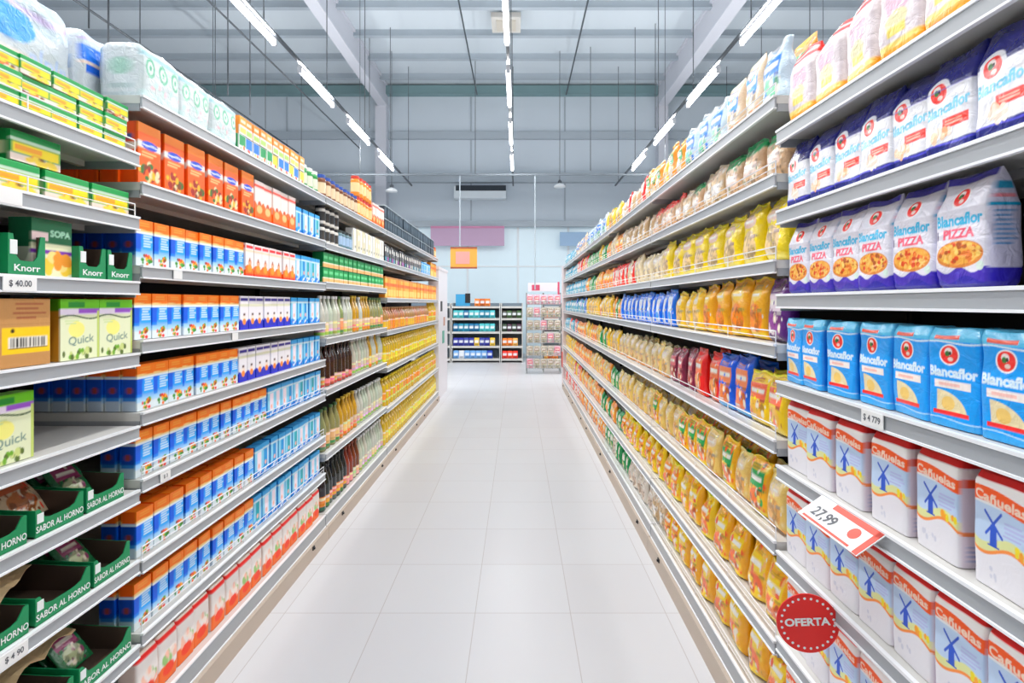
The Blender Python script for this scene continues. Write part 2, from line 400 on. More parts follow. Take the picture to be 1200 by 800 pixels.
def a_dark2(f, s, v):
    f.rect(0,1,0,1,(45,45,48)); f.rect(.1,.6,.6,.85,(225,225,220)); f.rect(.1,.9,.1,.35,[(60,130,150),(190,195,190),(140,60,140)][v]); s.rect(0,1,0,1,(40,40,44))
add('dark2','coffee_packet','packet','black packet with white logo','black coffee packets',.08,.17,.06,a_dark2,prof_brick,P_FILM,14,28,nvar=3)
def a_cereal(f, s, v):
    f.rect(0,1,0,1,[(240,160,60),(235,190,90)][v]); f.rect(0,1,.55,.7,(225,120,50)); f.rect(.1,.9,.1,.4,(250,215,130)); f.rect(0,1,.9,1,(200,140,80)); s.rect(0,1,0,1,(220,140,50))
add('cereal','crackers_box','box','orange cracker box','orange cracker boxes',.1,.2,.06,a_cereal,prof_box,P_CARD,16,30,nvar=2)
# big wrapped paper-roll packs
def a_roll(f, s, v):
    f.rect(0,1,0,1,(206,216,217)); f.rect(0,1,.8,.9,(170,205,212))
    for i in range(3):
        f.ell(.18+i*.32,.62,.11,.17,(110,180,150)); f.ell(.18+i*.32,.62,.07,.11,(215,228,222)); f.ell(.18+i*.32,.62,.03,.05,(90,170,140))
    f.rect(0,1,.1,.22,(205,225,225)); f.bits(0,1,.25,.4,[(230,200,205),(190,225,215)],10,.05,v)
    s.rect(0,1,0,1,(222,228,230)); s.ell(.5,.6,.3,.15,(170,205,190)); s.rect(0,1,.1,.16,(200,212,215)); s.rect(.2,.8,.22,.3,(190,205,205))
add('rollsmall','paper_roll_pack','paper roll pack','roll pack with green circles','white roll packs with green circles',.19,.19,.16,a_roll,prof_brick,P_FILM,48,40,wr=.003,nvar=2)
def a_rollbig(f, s, v):
    f.rect(0,1,0,1,(198,212,222)); f.under(.78,.05,(206,212,218)); f.rect(.0,.3,.55,.78,(40,120,215)); f.ell(.55,.72,.16,.12,(70,160,225)); f.rect(.36,.62,.3,.5,(60,140,225)); f.rect(.0,1,.5,.54,(240,215,200)); f.wave(.86,.03,.02,(205,190,225))
    f.text('alpin',.66,.95,.42,.62,(190,205,235),-.05); f.rect(.66,.95,.3,.36,(245,190,190)); f.bits(.5,1,.05,.25,[(225,235,230),(200,215,205),(245,220,225)],16,.05,v); f.rect(.05,.3,.38,.5,(30,100,200))
    s.rect(0,1,0,1,(230,235,240)); s.rect(.2,.8,.4,.6,(150,185,225)); s.ell(.5,.75,.2,.08,(110,170,220))
add('rollbig','paper_roll_pack','paper roll pack','large white and blue roll pack','large roll packs',.47,.43,.22,a_rollbig,prof_brick,P_FILM,90,56,wr=.006,nvar=1)
add('rollmid','paper_roll_pack','paper roll pack','pale roll pack','pale roll packs',.3,.225,.2,a_rollbig,prof_brick,P_FILM,60,40,wr=.004)

# flour and baking mix bags near the camera
def rose(f, cx, cy, r, asp):
    f.ell(cx, cy, r*1.1, r*1.1*asp, (250,250,250)); f.ell(cx, cy, r*.95, r*.95*asp, (225,55,45))
    f.ell(cx-r*.1, cy+r*.3*asp, r*.42, r*.42*asp, (250,235,230)); f.ell(cx-r*.2, cy+.1*r*asp, r*.25, r*.3*asp, (60,120,60)); f.ell(cx+r*.15, cy-.45*r*asp, r*.3, r*.22*asp, (245,220,210)); f.ell(cx+.1*r, cy+.15*r*asp, r*.14, r*.2*asp, (60,30,30))
def a_flour_navy(f, s, v):
    f.rect(0,1,0,1,(236,236,240)); f.rect(0,1,.0,.14,(20,34,115)); f.rect(0,1,.66,1,(30,32,105)); f.under(.66,.0,(236,236,240)) if False else None
    f.ell(.34,.62,.25,.16,(240,240,244)); f.wave(.12,.01,.01,(90,90,200)); rose(f,.34,.64,.17,.6)
    f.text('Blancaflor',.04,.96,.42,.54,(130,200,225),.05,.04); f.rect(.42,.92,.27,.37,(232,70,60)); f.lines(.46,.88,.29,.35,2,(250,190,170),3)
    f.bits(.2,.6,.16,.26,[(250,220,190),(245,190,150),(250,235,220)],10,.06,v); f.rect(0,1,.66,.67,(120,110,190)) if v else None
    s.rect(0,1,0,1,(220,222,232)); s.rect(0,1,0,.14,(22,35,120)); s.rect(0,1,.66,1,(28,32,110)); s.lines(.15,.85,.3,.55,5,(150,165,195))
add('fnavy','flour_bag','flour bag','white flour bag with navy top','white flour bags with navy tops',.114,.195,.075,a_flour_navy,prof_block,P_FILM,84,120,wr=.004,nvar=3,lean=.008)
def a_pizza(f, s, v):
    f.rect(0,1,0,1,(232,230,238)); f.rect(0,1,.93,1,(50,40,150)); f.under(.16,.025,(70,50,165),.1*v,2); f.under(.08,.03,(40,35,150),.3,1.5); rose(f,.5,.8,.15,.55)
    f.text('Blancaflor',.06,.94,.55,.66,(70,180,215),0,.04); f.text('PIZZA',.22,.8,.44,.53,(230,110,130),0,.05); f.rect(.04,.1,.44,.52,(90,80,110))
    f.ell(.52,.3,.44,.12,(215,140,70)); f.ell(.52,.31,.4,.1,(235,175,85)); f.bits(.15,.9,.22,.4,[(225,130,60),(250,210,120),(170,90,40),(240,190,110),(210,80,40)],60,.045,v,asp=.5); f.ell(.9,.19,.07,.04,(225,240,230))
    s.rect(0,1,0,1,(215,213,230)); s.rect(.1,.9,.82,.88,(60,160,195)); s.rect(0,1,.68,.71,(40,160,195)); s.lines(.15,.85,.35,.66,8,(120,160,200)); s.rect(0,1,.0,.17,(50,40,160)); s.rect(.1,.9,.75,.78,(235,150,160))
add('pizza','flour_bag','flour bag','white pizza flour bag','white pizza flour bags',.116,.212,.075,a_pizza,prof_block,P_FILM,84,120,wr=.004,nvar=3,lean=.004)
def a_blue(f, s, v):
    f.rect(0,1,0,1,(0,152,224)); f.rect(0,1,.86,1,(100,195,230)); f.wave(.85,.012,.008,(225,240,250)); f.rect(.15,.62,.885,.925,(238,100,75)); rose(f,.45,.73,.16,.6)
    f.text('Blancaflor',.03,.95,.5,.61,(225,240,250),0,.045); f.rect(.15,.82,.39,.47,(250,240,235)); f.lines(.2,.78,.4,.46,1,(245,200,190))
    m = ((f.X-.2)/.55)**2+((f.Y-.13)/.24)**2; f.put((m < 1)&(f.X > .2)&(f.Y > .13), (240,225,185)); f.ell(.4,.24,.12,.07,(245,210,130)); f.rect(.13,.78,.12,.165,(228,55,50)); f.rect(0,1,.0,.07,(60,165,225)); f.wave(.08,.01,.006,(190,225,245))
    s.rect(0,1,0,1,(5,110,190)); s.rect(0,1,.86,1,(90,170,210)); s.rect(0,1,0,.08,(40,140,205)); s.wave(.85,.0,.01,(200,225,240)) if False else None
add('fblue','flour_bag','flour bag','sky blue flour bag','sky blue flour bags',.112,.19,.07,a_blue,prof_brick,P_FILM,84,110,wr=.003,nvar=3)
def a_mill(f, s, v):
    f.rect(0,1,0,1,(240,238,238)); f.rect(0,1,.3,.72,(196,214,236)); f.under(.44,.05,(225,228,170),.55); f.under(.36,.05,(240,150,80),.55); f.under(.33,.05,(236,234,238),.55)
    f.rect(0,1,.93,1,(215,30,25)); f.rect(0,1,.84,.93,(244,240,236)); f.wave(.78,.03,.065,(240,100,40),.1,.6)
    f.text('Cañuelas',.06,.94,.735,.825,(255,225,205),-.04,.03)
    bl = (45,85,180); f.put((np.abs(f.X-.4) < .05+.05*(.62-f.Y))&(f.Y > .38)&(f.Y < .56), bl)
    f.line(.25,.66,.55,.48,.015,bl); f.line(.27,.47,.53,.68,.015,bl); f.ell(.4,.57,.03,.02,bl); f.lines(.56,.98,.5,.64,4,(185,190,225),v); f.rect(.3,.5,.375,.39,bl)
    f.bits(.55,.95,.4,.46,[(240,220,60),(250,170,60)],6,.04,v); f.bits(.1,.5,.1,.2,[(215,215,225)],5,.03,v)
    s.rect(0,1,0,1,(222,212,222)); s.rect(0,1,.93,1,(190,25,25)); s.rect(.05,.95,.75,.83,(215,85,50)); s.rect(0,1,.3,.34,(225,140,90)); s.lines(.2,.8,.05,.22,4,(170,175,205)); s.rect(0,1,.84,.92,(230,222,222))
add('mill','flour_packet','flour packet','white flour packet with blue windmill','windmill flour packets',.112,.2,.072,a_mill,prof_brick,P_PAPER,84,120,wr=.0015,nvar=2)
def a_whitey(f, s, v):
    f.rect(0,1,0,1,(226,216,219)); f.rect(0,1,0,.2,(242,180,60)); f.rect(0,1,.14,.2,(250,225,130)); f.under(.08,.02,(235,110,60)); f.rect(0,1,.84,1,(232,60,50)); f.rect(0,1,.9,.93,(250,235,230)); f.ell(.5,.6,.3,.16,(222,190,205)); f.ell(.5,.4,.24,.1,(225,218,175)); f.rect(.3,.7,.25,.34,(245,225,120))
    s.rect(0,1,0,1,(240,232,232)); s.rect(0,1,0,.2,(245,180,60)); s.rect(0,1,.84,1,(225,60,50))
add('fwhite','flour_bag','flour bag','white flour bag with yellow foot','white flour bags with yellow feet',.12,.215,.08,a_whitey,prof_block,P_FILM,44,64,wr=.006,nvar=3,lean=.012)

# film bags of pasta, snacks and rice
def film(key, name, cat, desc, plural, main, accent, window, band=None, w=.13, h=.2, d=.07, prof=prof_pillow, nvar=3, nx=24, nz=34, style=0, wr=.009, spots=None):
    def fn(f, s, v):
        f.rect(0,1,0,1,main)
        if style == 0:      # big window below
            f.ell(.5,.34,.38,.24,window); f.bits(.15,.85,.14,.55,[window, tuple(min(255,int(c*1.06)) for c in window), tuple(int(c*.86) for c in window), tuple(int(c*.72) for c in window)],50,.06,v+9)
            f.ell(.5,.72,.32,.1,accent); f.rect(.3,.7,.7,.74,(250,250,245))
        elif style == 1:    # picture and label patch
            f.rect(.1,.9,.5,.78,accent); f.rect(.2,.8,.6,.68,(250,248,240)); f.ell(.5,.28,.34,.18,window); f.bits(.2,.8,.12,.44,[window,accent,tuple(int(c*.75) for c in window),(250,240,220)],20,.08,v+3)
        elif style == 2:    # clear bag of pasta with a paper header
            f.rect(0,1,0,.72,window); f.bits(0,1,0,.72,[window, tuple(int(c*.8) for c in window), tuple(min(255,int(c*1.08)) for c in window), tuple(int(c*.62) for c in window), (250,240,220)],110,.05,v+5,ell=False)
            f.rect(0,1,.76,1,main); f.rect(.15,.85,.3,.55,accent); f.rect(.25,.75,.4,.47,(250,248,240))
        elif style == 3:    # vertical panel
            f.rect(.2,.75,.12,.8,accent); f.ell(.48,.3,.22,.12,window); f.rect(.28,.68,.58,.7,(245,245,250)); f.rect(.0,.12,0,1,tuple(int(c*.7) for c in main))
        if spots: f.bits(0,1,.1,.9,spots,10,.07,v+1,ell=False)
        if nx >= 24:
            q = random.Random(v*5+nz)
            lt_, dk = tuple(min(255,int(c*1.12)+20) for c in main), tuple(int(c*.72) for c in accent)
            f.lines(.24,.8,.8,.88,2,dk,v+1); f.lines(.16,.5,.14,.2,2,(250,248,240),v+2); f.rect(.66,.88,.44,.5,dk)
            f.bits(.05,.95,.08,.9,[lt_, dk, (250,246,235), tuple(int(c*.8) for c in main)],16,.035,v+21,ell=False)  # small print specks, the pale ones highlights painted into the film colour
            f.rect(0,1,.965,1,lt_); f.rect(0,1,.945,.955,tuple(int(c*.8) for c in main))
        if band: f.rect(0,1,.03,.12,band)
        s.rect(0,1,0,1,main if style != 2 else window); s.rect(0,1,.8,1,main)
    add(key, name, cat, desc, plural, w, h, d, fn, prof, P_FILM, nx, nz, wr=wr, nvar=nvar, ns=5)
film('y_bag','pasta_bag','bag','yellow pasta bag with beige window','yellow pasta bags',(245,220,35),(235,205,190),(232,205,160),(250,235,120),w=.16,h=.212,d=.09,nx=34,nz=48)
film('b_top','noodle_bag','bag','beige noodle bag with blue patch','beige noodle bags',(225,205,180),(40,140,215),(215,190,150),style=1,spots=[(245,240,230),(250,190,150)],w=.14,h=.22)
film('bw_top','noodle_bag','bag','white and blue noodle bag','white and blue noodle bags',(210,228,240),(25,120,210),(120,200,160),style=1,w=.14,h=.22)
film('o_top','noodle_bag','bag','orange noodle bag with green patch','orange noodle bags',(245,165,70),(60,160,90),(240,225,190),style=1,spots=[(240,110,50),(250,200,120)],w=.13,h=.21)
film('tan_g','egg_pasta_bag','bag','clear pasta bag with green header','clear pasta bags with green headers',(20,140,85),(235,215,205),(214,180,145),style=2,w=.15,h=.17)
film('tan_r','egg_pasta_bag','bag','clear pasta bag with red header','clear pasta bags with red headers',(215,60,50),(240,225,215),(216,178,140),style=2,w=.14,h=.17)
film('tan_w','egg_pasta_bag','bag','beige pasta bag with white label','beige pasta bags',(225,200,175),(245,240,235),(212,184,145),style=2,w=.14,h=.17,spots=[(240,235,225)])
film('cream','rice_bag','bag','cream rice bag with pale label','cream rice bags',(236,222,190),(240,230,225),(222,200,160),w=.12,h=.19)
film('redw','rice_bag','bag','red and white rice bag','red and white rice bags',(226,50,45),(250,235,225),(245,220,200),(240,110,90),style=1,w=.12,h=.19)
film('or_far','lentil_bag','bag','orange lentil bag','orange lentil bags',(245,160,75),(250,220,140),(235,120,60),style=1,w=.12,h=.18,nx=16,nz=24)
film('pur','crisp_bag','bag','dark purple bag with white label','purple bags',(85,30,110),(240,225,235),(130,50,140),(70,20,90),style=1,w=.14,h=.2,nx=34,nz=48)
film('or_bag','corn_snack_bag','bag','orange-yellow snack bag','orange-yellow snack bags',(255,182,15),(250,215,110),(240,140,40),(250,215,60),w=.14,h=.22,d=.08,nx=34,nz=46)
film('ye_bag','corn_snack_bag','bag','pale yellow snack bag','pale yellow snack bags',(246,205,70),(250,235,190),(235,195,130),(245,220,90),w=.13,h=.2,nx=26,nz=38)
film('bl_bag','cookie_bag','bag','bright blue bag with white stripe','bright blue bags',(15,110,215),(225,238,250),(60,160,235),style=3,w=.11,h=.2,d=.06)
film('bl_pasta','macaroni_bag','bag','blue pasta bag with orange pictures','blue pasta bags with orange pictures',(15,95,205),(240,150,110),(245,130,50),(110,190,240),style=1,w=.14,h=.22,nx=34,nz=46)
film('red_pasta','macaroni_bag','bag','red pasta bag','red pasta bags',(225,45,40),(245,130,90),(245,165,90),(250,120,80),style=1,w=.13,h=.21,nx=26,nz=38)
film('mar','macaroni_bag','bag','maroon pasta bag','maroon pasta bags',(120,30,60),(215,120,130),(190,90,80),(140,40,90),style=1,w=.12,h=.2,nx=24,nz=36)
film('yr_pasta','macaroni_bag','bag','yellow pasta bag with red label','yellow pasta bags with red labels',(248,212,50),(240,120,90),(240,190,80),(250,225,110),style=1,w=.14,h=.2,nx=34,nz=46)
film('be_pasta','macaroni_bag','bag','beige pasta bag with orange foot','beige pasta bags with orange feet',(232,212,165),(240,225,215),(228,185,125),(242,165,95),style=0,w=.13,h=.19)
film('og_snack','cheese_snack_bag','bag','orange snack bag with green logo','orange snack bags with green logos',(255,188,30),(40,160,90),(240,120,40),(255,225,80),style=1,w=.13,h=.2,nx=28,nz=40,spots=[(250,225,90),(235,100,50)])
film('be_snack','cheese_snack_bag','bag','beige-yellow snack bag','beige-yellow snack bags',(236,205,125),(235,215,190),(225,170,95),(245,180,100),style=0,w=.13,h=.19,spots=[(245,225,170)])
film('or_twist','puff_bag','bag','slumped orange puff bag','slumped orange puff bags',(255,182,25),(255,215,60),(240,110,40),(255,215,80),style=1,w=.15,h=.2,d=.09,prof=prof_soft,nx=30,nz=40,wr=.012,spots=[(250,205,90),(225,90,40),(250,190,120)],nvar=4)
film('ye_twist','puff_bag','bag','slumped yellow puff bag','slumped yellow puff bags',(255,210,40),(252,150,50),(240,120,60),(255,230,90),style=1,w=.14,h=.19,d=.09,prof=prof_soft,nx=26,nz=34,wr=.012,spots=[(250,235,150),(235,120,60)],nvar=4)
film('wh_bean','bean_bag','bag','white and beige bean bag','white and beige bean bags',(232,224,212),(205,190,175),(225,200,180),style=0,w=.13,h=.17,prof=prof_soft,wr=.01)
film('gr_pea','pea_bag','bag','green bag of peas','green bags of peas',(30,145,85),(225,235,215),(170,190,110),style=1,w=.12,h=.17,nx=16,nz=24)
film('teal_far','sweet_bag','bag','small teal bag','small teal bags',(70,160,190),(225,240,245),(140,200,205),style=1,w=.12,h=.18,nx=12,nz=18)
film('pouch','soup_pouch','pouch','soup pouch with food picture','soup pouches',(225,205,175),(200,110,70),(190,120,70),style=1,w=.15,h=.2,d=.03,prof=prof_flat,nx=40,nz=50,spots=[(200,120,80),(240,225,200),(150,90,60),(230,80,60)],wr=.003)
film('pouchg','soup_pouch','pouch','green soup pouch','green soup pouches',(40,110,70),(150,70,110),(190,200,160),style=1,w=.11,h=.15,d=.02,prof=prof_flat,nx=26,nz=34,wr=.003)

# bottles and jars, each with a cap
def bottle(key, name, cat, desc, plural, r, h, liquid, label, capc, neck=.35, lab=(.12,.45), band=None, square=False, nvar=1):
    z = h*(1-neck)
    prof = [(r*.85,0),(r,.006),(r,z*.85),(r*.85,z),(r*.36,h*.86),(r*.32,h*.95)]
    ms = []
    for v in range(4):
        q = random.Random(v*7+len(K)); jt = lambda c, k: tuple(max(0, min(255, int(x+q.uniform(-k, k)))) for x in c)
        top = h*(lab[1]+q.uniform(-.04,.04)); lc = jt(label, 26)
        bands = [(-1,2,jt(liquid, 7)),(h*lab[0],top,lc),(top-h*.07,top-h*.02,jt((245,225,200), 20)),(h*lab[0]+h*.1,h*lab[0]+h*.14,jt(lc, 60))]
        if band: bands.append((h*lab[0],h*(lab[0]+.07),jt(band, 20)))
        ms.append(lathe_print(name, prof, bands, 14))
    cap = MB().lathe([(r*.38,h*.93),(r*.42,h*.935),(r*.42,h*.995),(r*.3,h)],10).mesh('cap', mat('cap_%d_%d_%d' % capc, capc, .35), smooth=False)
    K[key] = Kind(name, cat, desc, plural, (2*r, 2*r, h), ms, [('cap', cap)])
bottle('vin','vinegar_bottle','bottle','dark brown vinegar bottle','dark vinegar bottles',.034,.27,(50,25,22),(225,170,150),(60,30,25),neck=.3,lab=(.02,.22),band=(190,80,70))
bottle('blk','soy_sauce_bottle','bottle','black bottle with orange label','black bottles with orange labels',.034,.28,(28,28,32),(240,150,90),(20,20,22),neck=.35,lab=(.04,.3),band=(60,110,70))
bottle('brn','wine_vinegar_bottle','bottle','rust brown bottle','rust brown bottles',.034,.28,(120,55,30),(235,190,160),(140,60,30),neck=.35,lab=(.04,.28))
bottle('clr','white_vinegar_bottle','bottle','clear bottle with pale label','clear bottles with pale labels',.034,.27,(196,200,185),(235,200,180),(225,225,225),neck=.35,lab=(.05,.38),band=(160,190,110))
bottle('gold','sunflower_oil_bottle','bottle','golden oil bottle','golden oil bottles',.036,.28,(190,150,50),(225,190,160),(215,180,60),neck=.35,lab=(.06,.38),band=(235,130,60))
bottle('olive','olive_oil_bottle','bottle','olive green bottle','olive green bottles',.034,.27,(140,145,95),(240,190,150),(70,110,60),neck=.35,lab=(.05,.4),band=(90,160,90))
bottle('oil','corn_oil_bottle','bottle','yellow oil bottle','yellow oil bottles',.042,.27,(212,178,40),(240,214,70),(240,205,40),neck=.25,lab=(.2,.5),band=(250,235,120))
bottle('oil2','corn_oil_bottle','bottle','yellow oil bottle with orange label','yellow oil bottles with orange labels',.042,.27,(210,175,40),(242,175,60),(240,215,40),neck=.25,lab=(.2,.55),band=(225,225,130))
bottle('tall','oil_bottle','bottle','brown tinted bottle with orange label','brown tinted bottles',.04,.22,(175,125,75),(245,175,80),(190,140,90),neck=.3,lab=(.05,.45))
def jar(key, name, cat, desc, plural, r, h, glass, label, lidc):
    prof = [(r*.9,0),(r,.006),(r,h*.8),(r*.86,h*.86)]
    me = lathe_print(name, prof, [(-1,2,glass),(h*.2,h*.66,label)], 14)
    lid = MB().lathe([(r*.9,h*.85),(r*.92,h*.86),(r*.92,h*.99),(r*.85,h)],14).mesh('lid', mat('cap_%d_%d_%d' % lidc, lidc, .35))
    K[key] = Kind(name, cat, desc, plural, (2*r, 2*r, h), [me], [('lid', lid)])
jar('jarw','mayonnaise_jar','jar','white jar with black lid','white jars with black lids',.034,.12,(225,222,215),(60,60,60),(30,30,34))
jar('jarb','sauce_jar','jar','brown jar with blue lid','brown jars with blue lids',.036,.15,(120,75,50),(235,215,185),(40,80,170))
jar('jaro','sauce_jar','jar','orange jar with red lid','orange jars with red lids',.036,.16,(240,150,70),(250,220,170),(215,60,40))
jar('jarg','olive_jar','jar','green jar with white lid','green jars with white lids',.036,.14,(60,150,80),(230,235,215),(235,235,230))
jar('jarbl','pickle_jar','jar','jar with blue-white label','jars with blue-white labels',.034,.13,(100,130,140),(170,195,220),(50,60,60))

# ------------------------------------------------------------------ placing products
def put(k, loc, rz, label, group=None, var=0, rx=0., ry=0., sc=None, top_parts=True):
    kd = K[k]
    o = link(kd.name, kd.meshes[var % len(kd.meshes)], None, loc, (rx, ry, rz))
    if sc: o.scale = sc
    for pn, pm in kd.parts: link(pn, pm, o)
    return tag(o, label, kd.cat, group)

ROT = {'L': PI/2, 'R': -PI/2}
XF = {'L': XL, 'R': XR}
SG = {'L': -1, 'R': 1}            # direction away from the aisle
def row(side, rack, shelf, z, y0, y1, key, pitch=None, rows=1, layers=1, inset=.022, jit=.006, tilt=.03, start=1, rowname=''):
    keys = key if isinstance(key, tuple) else (key,)
    kd = K[keys[0]]; w, d, h = kd.size
    pitch = pitch or w*1.06
    n = max(1, int((y1-y0)/pitch+.35)); pitch = (y1-y0)/n
    for q in range(rows):
        for L in range(layers):
            for i in range(n):
                key = keys[0] if R.random() < .6 else R.choice(keys); kd = K[key]; d = kd.size[1]
                y = y0+pitch*(i+.5)+R.uniform(-jit, jit)
                x = XF[side]+SG[side]*(inset+d/2+q*(d+.012)+R.uniform(0, jit*1.3))
                where = "%s's %s" % (rack, shelf)
                lay = '' if layers == 1 else [' lower layer,', ' middle layer,', ' upper layer,'][L if layers > 2 else L*2]
                if q: lab = '%s behind the %s front one,%s %s' % (kd.desc, ordw(start+i), lay, where)
                else: lab = '%s, %s from near end,%s %s' % (kd.desc, ordw(start+i), lay, where)
                put(key, (x, y, z+.002+L*(h+.002)), ROT[side]+R.uniform(-tilt, tilt), lab, sc=((1,1,R.uniform(.88,1.02)) if kd.meshes[0].materials[0] == P_FILM else None), group='%s on the %s of the %s' % (kd.plural, shelf, rack), var=R.randrange(9))
SH = ['top shelf','second shelf','third shelf','fourth shelf','fifth shelf','sixth shelf','seventh shelf','eighth shelf','bottom shelf']

# ------------------------------------------------------------------ shelving
M_STEEL = mat('shelf_steel', (208,207,202), .38, noise=.03, nscale=6)
M_UNDER = M_STEEL
M_RAIL = mat('price_rail_plastic', (164,168,172), .3, noise=.04, nscale=9)
M_RIM = mat('price_rail_rim', (240,242,244), .3)
M_BACK = mat('gondola_back', (42,42,44), .6, noise=.05, nscale=5)
M_POST = mat('gondola_post', (28,28,30), .5)
M_WIRE = mat('guard_wire', (236,236,238), .3)
M_PLINTH = mat('gondola_plinth', (190,174,158), .5, noise=.03, nscale=4)
def gondola(side, label, y0, y1, levels, depth=.44, guards=(), lip=.042, bottom_lip=.075, top_z=None):
    s = SG[side]; xf = XF[side]
    t = thing('gondola_shelving', label, 'shelving', (xf+s*depth/2, (y0+y1)/2, 0), group=None)
    ox, oy = t.location.x, t.location.y
    tz = top_z or levels[0]+.02
    a, b = y0-oy, y1-oy; g = .006
    xb = xf+s*depth-ox
    def bx(mb, x0, x1, ya, yb, z0, z1, mi=0): mb.box(min(x0,x1), max(x0,x1), ya, yb, z0, z1, mi)
    m = MB(); bx(m, xb, xb+s*.03, a+.002, b-.002, .0, tz); link('back_panel', m.mesh('back_panel', M_BACK), t)
    for yy in (a+.003, b-.018):
        m = MB(); bx(m, xb-s*.03, xb-s*.001, yy, yy+.015, 0, tz); link('upright', m.mesh('upright', M_POST), t)
    m = MB(); bx(m, xf-ox-s*.02, xb, a+.002, b-.002, .0, levels[-1]-bottom_lip-.001); link('plinth', m.mesh('plinth', M_PLINTH), t)
    for k, yy in enumerate((a+.25, b-.25)):
        m = MB(); zc = levels[-1]-bottom_lip-.02
        bx(m, xf-ox-s*.026, xf-ox-s*.02, yy-.012, yy+.012, zc-.008, zc+.012); bx(m, xf-ox-s*.032, xf-ox-s*.026, yy-.005, yy+.005, zc-.004, zc+.006)
        link('plinth_clip', m.mesh('plinth_clip', M_POST), t)
    for i, z in enumerate(levels):
        last = i == len(levels)-1; lp = bottom_lip if last else lip
        m = MB(); bx(m, xf-ox+s*.006, xb, a+g, b-g, z-.026, z)
        # folded steel flange and rib beneath
        bx(m, xf-ox+s*.16, xf-ox+s*.18, a+g+.02, b-g-.02, z-.045, z-.026)
        sh = link('shelf', m.mesh('shelf', M_STEEL), t)
        x0 = xf-ox
        pr = [(x0-s*.001, z-.006), (x0+s*.003, z-.006), (x0+s*.010, z-lp), (x0+s*.004, z-lp)]
        m = MB()
        m.extrude_y([(x0, z-.005),(x0+s*.007, z-.005),(x0+s*.007, z-lp+.005),(x0, z-lp+.005)], a+g, b-g, 0)
        m.extrude_y([(x0-s*.004, z+.002),(x0+s*.007, z+.002),(x0+s*.007, z-.006),(x0-s*.004, z-.005)], a+g, b-g, 1)
        m.extrude_y([(x0-s*.004, z-lp+.005),(x0+s*.007, z-lp+.006),(x0+s*.007, z-lp),(x0-s*.004, z-lp)], a+g, b-g, 1)
        link('price_rail', m.mesh('price_rail', [M_RAIL, M_RIM]), sh)
        # shelf bracket at each end
        for yy in (a+g+.004, b-g-.004):
            m = MB(); bx(m, x0+s*.01, xb, yy-.003, yy+.003, z-.05, z-.02); link('bracket', m.mesh('bracket', M_RAIL), sh)
        if i in guards:
            m = MB(); xx = x0+s*.008; zz = z+.042
            m.tube((xx, a+.015, zz), (xx, b-.015, zz), .0022, 6)
            m.tube((xx, a+.015, z+.022), (xx, b-.015, z+.022), .0014, 6)
            k = max(2, int((b-a)/.3)); 
            for j in range(k+1):
                yy = a+.015+(b-a-.03)*j/k; m.tube((xx, yy, z-.002), (xx, yy, zz), .0018, 6)
            link('wire_guard', m.mesh('wire_guard', M_WIRE), sh)
    return t

LF = [2.175,1.893,1.622,1.378,1.1425,.925,.662,.425,.158]
LN = [1.98,1.775,1.568,1.339,1.104,.898,.672,.40,.158]
L2 = [2.175,1.885,1.635,1.275,.95,.54,.158]
L3 = [2.175,1.883,1.55,1.24,.896,.515,.158]
RN = [2.03,1.783,1.526,1.26,1.0,.735,.47,.20]
RFL = [2.148,1.904,1.635,1.37,1.072,.756,.444,.17]
YB = 1.656
gondola('L','soup and stock shelving with green trays, closest to the camera', .55, YB, LN, guards=(0,1))
gondola('L','shelving full of blue and orange cartons', YB, 3.25, LF, guards=(5,6,7))
gondola('L','shelving of vinegar bottles and green boxes beyond the cartons', 3.25, 4.77, L2)
gondola('L','shelving with orange boxes and yellow oil bottles', 4.77, 6.30, L3)
gondola('L','last shelving of yellow oil bottles before the white end panel', 6.30, 7.83, L3)
YR = 1.59
gondola('R','flour shelving with navy, blue and windmill bags', .45, YR, RN)
for i in range(5):
    gondola('R', ['pasta shelving next to the flour bags, with a purple bag','second pasta shelving from the flour, with red and blue bags','third pasta shelving from the flour','fourth pasta shelving from the flour','pasta shelving at the far end of the aisle'][i],
            YR+i*1.494, YR+(i+1)*1.494, RFL, guards=(0,1,2,3,4,5,6,7))

# ------------------------------------------------------------------ products: carton shelving
ck = 'carton rack'
for lv, segs in {
    1: [('orange',1.68,2.42),('orange2',2.42,2.88),('teal',2.88,3.23)],
    2: [('carton',1.67,2.34),('redwhite',2.34,2.87),('teal',2.87,3.23)],
    3: [('carton',1.67,2.29),('navy',2.29,2.81),('teal',2.81,3.23)],
    4: [('carton',1.67,2.29),('navy',2.29,2.81),('teal',2.81,3.23)],
    5: [('carton',1.67,2.55),('teal',2.55,3.23)],
    6: [('carton',1.67,2.42),('teal',2.42,3.23)],
    7: [('carton',1.67,2.42),('teal',2.42,3.23)],
    8: [('redpack',1.67,3.23)] }.items():
    for key, y0, y1 in segs:
        low = lv in (5,6,7)
        row('L', ck, SH[lv], LF[lv], y0, y1, key, tilt=.02, rows=2 if low and key == 'carton' else 1, inset=.024)
# cartons in depth, seen from the open end of the rack
for lv in (1,2,3,4):
    key = 'orange' if lv == 1 else 'carton'
    for q in range(1, 6 if key == 'carton' else 5):
        w, d, h = K[key].size
        put(key, (XL-.024-d/2-q*(d+.006), 1.67+w/2+.006, LF[lv]+.002), ROT['L'],
            "%s, %s one back at near end, carton rack's %s" % (K[key].desc, ordw(q+1), SH[lv]), '%s on the %s of the carton rack' % (K[key].plural, SH[lv]), var=q)
